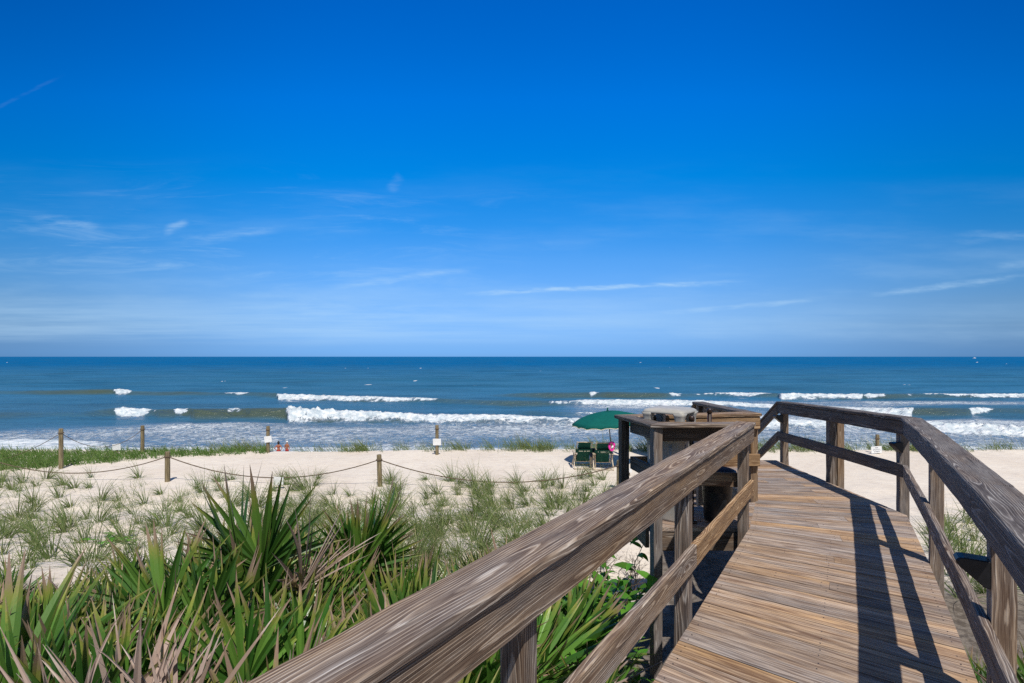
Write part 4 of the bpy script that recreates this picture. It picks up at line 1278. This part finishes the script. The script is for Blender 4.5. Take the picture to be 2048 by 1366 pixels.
# creeping vine on the sand
vx = pb(222, 1083, -1.7)
o = empty('creeping_vine', (vx.x, vx.y, gz(vx.x, vx.y)), 0, 'small green vine creeping on bare sand behind the palmettos', 'vine')
lf = MB(); st = MB()
for k in range(9):
    a = random.uniform(0, 6.28); R1 = random.uniform(.2, .5)
    pts = [Vector((math.cos(a) * R1 * q * 1.5, math.sin(a) * R1 * q, .02 + .02 * math.sin(9 * q))) for q in (0, .3, .6, 1)]
    tube(st, pts, .004, 4)
    for j in range(8):
        p = pts[0].lerp(pts[-1], random.random()); aa = random.uniform(0, 6.28)
        blade(lf, p + Z * .03, (math.cos(aa), math.sin(aa), .4), (-math.sin(aa), math.cos(aa), .2), .09, .03, .5, .2, 1.1, .3, 4, lambda t: math.sin(math.pi * min(.99, .04 + t * .95)))
st.build('stems', STEM, o); lf.build('leaves', BROAD, o)

# bare twiggy bush beyond the recess
def twig_bush(x, y, h, n, label):
    o = empty('twiggy_bush', (x, y, gz(x, y)), 0, label, 'bush', 'bare twiggy bushes')
    mb = MB()
    def br(p, d, L, r, lev):
        q = p + d * L
        m = p.lerp(q, .5) + Vector((random.gauss(0, .04), random.gauss(0, .04), 0)) * L
        tube(mb, [p, m, q], [r, r * .85, r * .65], 4, cap=False)
        if lev < 4:
            for _ in range(3 if lev < 2 else 2):
                nd_ = (d + Vector((random.gauss(0, .5), random.gauss(0, .5), random.gauss(.05, .3)))).normalized()
                br(p.lerp(q, random.uniform(.55, 1)), nd_, L * random.uniform(.6, .85), r * .62, lev + 1)
    for k in range(n):
        a = random.uniform(0, 6.28)
        br(Vector((random.gauss(0, .05), random.gauss(0, .05), -.03)), Vector((math.cos(a) * .5, math.sin(a) * .5, 1)).normalized(), h * .38, .008, 0)
    mb.build('twigs', TWIG, o)
twig_bush(1.62, 7.0, .62, 5, 'bare grey twiggy bush beyond the left post, larger')
twig_bush(1.2, 7.3, .45, 4, 'low bare twiggy bush on sand seen under the left rail')

# leaf litter under the palmettos
random.seed(21)
mb = MB()
for k in range(1500):
    x = random.uniform(-5.5, 4.4); y = random.uniform(1.0, 6.3)
    n = x * NR.x + y * NR.y
    if -.9 < n < .5: continue
    if n > .5 and random.random() < .4: continue
    if x > .4 and n < -.9 and y > 4.6 and random.random() < .7: continue
    a = random.uniform(0, 6.28)
    blade(mb, (x, y, gz(x, y) + random.uniform(.01, .12)), (math.cos(a), math.sin(a), random.gauss(0, .15)), (-math.sin(a), math.cos(a), random.gauss(0, .6)), random.uniform(.15, .5), random.uniform(.008, .018), .2, .4, random.uniform(.5, 1.), random.random(), 3)
tag(mb.build('leaf_litter', DRY), 'dry fallen palm leaf strips on the ground', 'litter', kind='stuff')

# ------------------------------------------------------------------ sky, sun, camera
SUN_EL = rad(59); AZ = rad(14)
w = bpy.data.worlds.new('World'); S.world = w; w.use_nodes = True
n = NT(w.node_tree)
bg = w.node_tree.nodes['Background']
TINT = [(.007, (.25, .609, 1.56)), (.022, (.265, .581, 1.40)), (.061, (.40, .68, 1.262)), (.110, (.45, .77, 1.258)), (.185, (.345, .855, 1.389)), (.249, (.135, .852, 1.494)),
        (.334, (0, .88, 1.638)), (.448, (0, .863, 1.917)), (.514, (0, .793, 1.849)), (.566, (0, .742, 1.80)), (.70, (.05, .62, 1.45)), (1, (.3, .65, 1.1))]
sky = n.node('ShaderNodeTexSky', sky_type='NISHITA')
sky.sun_disc = False; sky.sun_elevation = SUN_EL; sky.sun_rotation = math.pi - AZ
sky.air_density = 1.0; sky.dust_density = .3; sky.ozone_density = 3.0; sky.altitude = 0
dx, dy, dz = n.sep(n.node('ShaderNodeTexCoord').outputs['Generated'])
el = n.m('DIVIDE', n.m('MAXIMUM', dz, 0.), n.m('SQRT', n.m('ADD', n.m('MULTIPLY', dz, dz), n.m('ADD', n.m('MULTIPLY', dy, dy), n.m('MULTIPLY', n.m('MULTIPLY', dx, dx), .04)))))
TS = 3.0
tint = n.ramp(el, [(p_, tuple(k / TS for k in c_)) for p_, c_ in TINT])
sunv = (math.sin(AZ) * math.cos(SUN_EL), -math.cos(AZ) * math.cos(SUN_EL), math.sin(SUN_EL))
ds = n.m('ADD', n.m('MULTIPLY', dx, sunv[0]), n.m('ADD', n.m('MULTIPLY', dy, sunv[1]), n.m('MULTIPLY', dz, sunv[2])))
side = n.m('DIVIDE', n.m('MULTIPLY', dx, dx), n.m('ADD', n.m('MULTIPLY', dx, dx), n.m('MAXIMUM', n.m('MULTIPLY', dy, dy), 1e-4)))
side = n.m('SUBTRACT', 1., n.m('MULTIPLY', n.step(side, .0, .62), .36))
tint = n.vm('MULTIPLY', tint, n.comb(side, side, side))
tint = n.mix(n.step(ds, .25, .75), tint, (.62 / TS, .56 / TS, .48 / TS))
c = n.vm('MULTIPLY', n.vm('MULTIPLY', sky.outputs[0], tint), (TS, TS, TS))
# thin high cloud: streaks at their own bearing (a) and height (e)
yy = n.m('MAXIMUM', dy, .05)
a_ = n.m('DIVIDE', dx, yy); e_ = n.m('DIVIDE', dz, yy)
wob = n.noise(n.comb(n.m('MULTIPLY', a_, 9), n.m('MULTIPLY', e_, 30), 0), 1, 4, .6)
fine = n.noise(n.comb(n.m('MULTIPLY', a_, 14), n.m('MULTIPLY', e_, 90), 3), 1, 4, .6)
cl = None
for (x0, y0, x1, y1, th, st) in ((905, 588, 1500, 562, 5, .42), (640, 580, 965, 534, 7, .18), (1300, 628, 1665, 597, 5, .20), (1720, 594, 2070, 550, 7, .22), (-40, 232, 125, 150, 4, .025), (60, 436, 215, 458, 10, .20),
                                 (325, 462, 380, 446, 9, .22), (330, 486, 575, 458, 9, .14), (778, 384, 804, 350, 10, .08), (1900, 480, 2100, 470, 12, .10), (1990, 536, 2080, 520, 10, .14), (480, 612, 1000, 628, 22, .10)):
    A0 = (x0 - 1024) / F; E0 = (713 - y0) / F; A1 = (x1 - 1024) / F; E1 = (713 - y1) / F
    L = math.hypot(A1 - A0, E1 - E0); ux, uy = (A1 - A0) / L, (E1 - E0) / L
    ra = n.m('SUBTRACT', a_, (A0 + A1) / 2); re = n.m('SUBTRACT', e_, (E0 + E1) / 2)
    al = n.m('ABSOLUTE', n.m('ADD', n.m('MULTIPLY', ra, ux), n.m('MULTIPLY', re, uy)))
    pe = n.m('SUBTRACT', n.m('MULTIPLY', re, ux), n.m('MULTIPLY', ra, uy))
    pe = n.m('ABSOLUTE', n.m('MULTIPLY_ADD', n.m('SUBTRACT', wob, .5), th * 3.2 / F, pe))
    s1 = n.m('SUBTRACT', 1., n.step(al, L * .22, L * .55)); s2 = n.m('SUBTRACT', 1., n.step(pe, 0., th * 1.5 / F))
    k = n.m('MULTIPLY', n.m('MULTIPLY', s1, s2), n.m('MULTIPLY', n.step(fine, .25, .75), st * 1.7))
    cl = k if cl is None else n.m('ADD', cl, k)
veil = n.noise(n.comb(n.m('MULTIPLY', a_, 2.2), n.m('MULTIPLY', e_, 13), 5), 1, 5, .6)
bank = n.m('MULTIPLY', n.step(veil, .42, .8), n.m('MULTIPLY', n.step(e_, .0, .05), n.m('SUBTRACT', 1., n.step(e_, .10, .42))))
lowb = n.m('MULTIPLY', n.step(n.noise(n.comb(n.m('MULTIPLY', a_, 1.1), n.m('MULTIPLY', e_, 26), 9), 1, 5, .62), .36, .62), n.m('MULTIPLY', n.step(e_, .012, .05), n.m('SUBTRACT', 1., n.step(e_, .07, .13))))
lowb = n.m('MULTIPLY', lowb, n.m('MULTIPLY_ADD', n.step(a_, -.3, .6), -.7, 1.))
wisp = n.noise(n.comb(n.m('MULTIPLY_ADD', e_, 4., n.m('MULTIPLY', a_, 3.2)), n.m('MULTIPLY', e_, 24), 11), 1, 6, .68, .8)
wisp = n.m('MULTIPLY', n.step(wisp, .5, .85), n.m('MULTIPLY', n.step(e_, .08, .18), n.m('SUBTRACT', 1., n.step(e_, .24, .40))))
wisp = n.m('MULTIPLY', wisp, n.m('SUBTRACT', 1., n.step(a_, -.5, .3)))
cl = n.m('ADD', cl, n.m('ADD', n.m('MULTIPLY', wisp, .34), n.m('ADD', n.m('MULTIPLY', lowb, .34), n.m('MULTIPLY', bank, .20))), clamp=True)
c = n.mix(cl, c, (4.6, 6.7, 8.7))
n.put(bg.inputs['Color'], c)
bg.inputs['Strength'].default_value = .11

sl = bpy.data.lights.new('sun', 'SUN'); sl.energy = 4.2; sl.angle = rad(.5); sl.color = (1, .955, .88)
so = bpy.data.objects.new('sun', sl); COL.objects.link(so)
ld = Vector((-math.sin(AZ) * math.cos(SUN_EL), math.cos(AZ) * math.cos(SUN_EL), -math.sin(SUN_EL)))
so.rotation_euler = ld.to_track_quat('-Z', 'Y').to_euler()

cd = bpy.data.cameras.new('camera'); cam = bpy.data.objects.new('camera', cd); COL.objects.link(cam)
cam.location = (0, 0, H); cam.rotation_euler = (rad(90), 0, 0)
cd.sensor_width = 36; cd.lens = 18; cd.shift_y = 30. / 2048; cd.clip_start = .05; cd.clip_end = 60000
S.camera = cam
S.view_settings.view_transform = 'Standard'; S.view_settings.look = 'None'
S.view_settings.exposure = 0; S.view_settings.gamma = 1
S.render.engine = 'CYCLES'
S.cycles.use_denoising = False
S.cycles.max_bounces = 6; S.cycles.transparent_max_bounces = 4
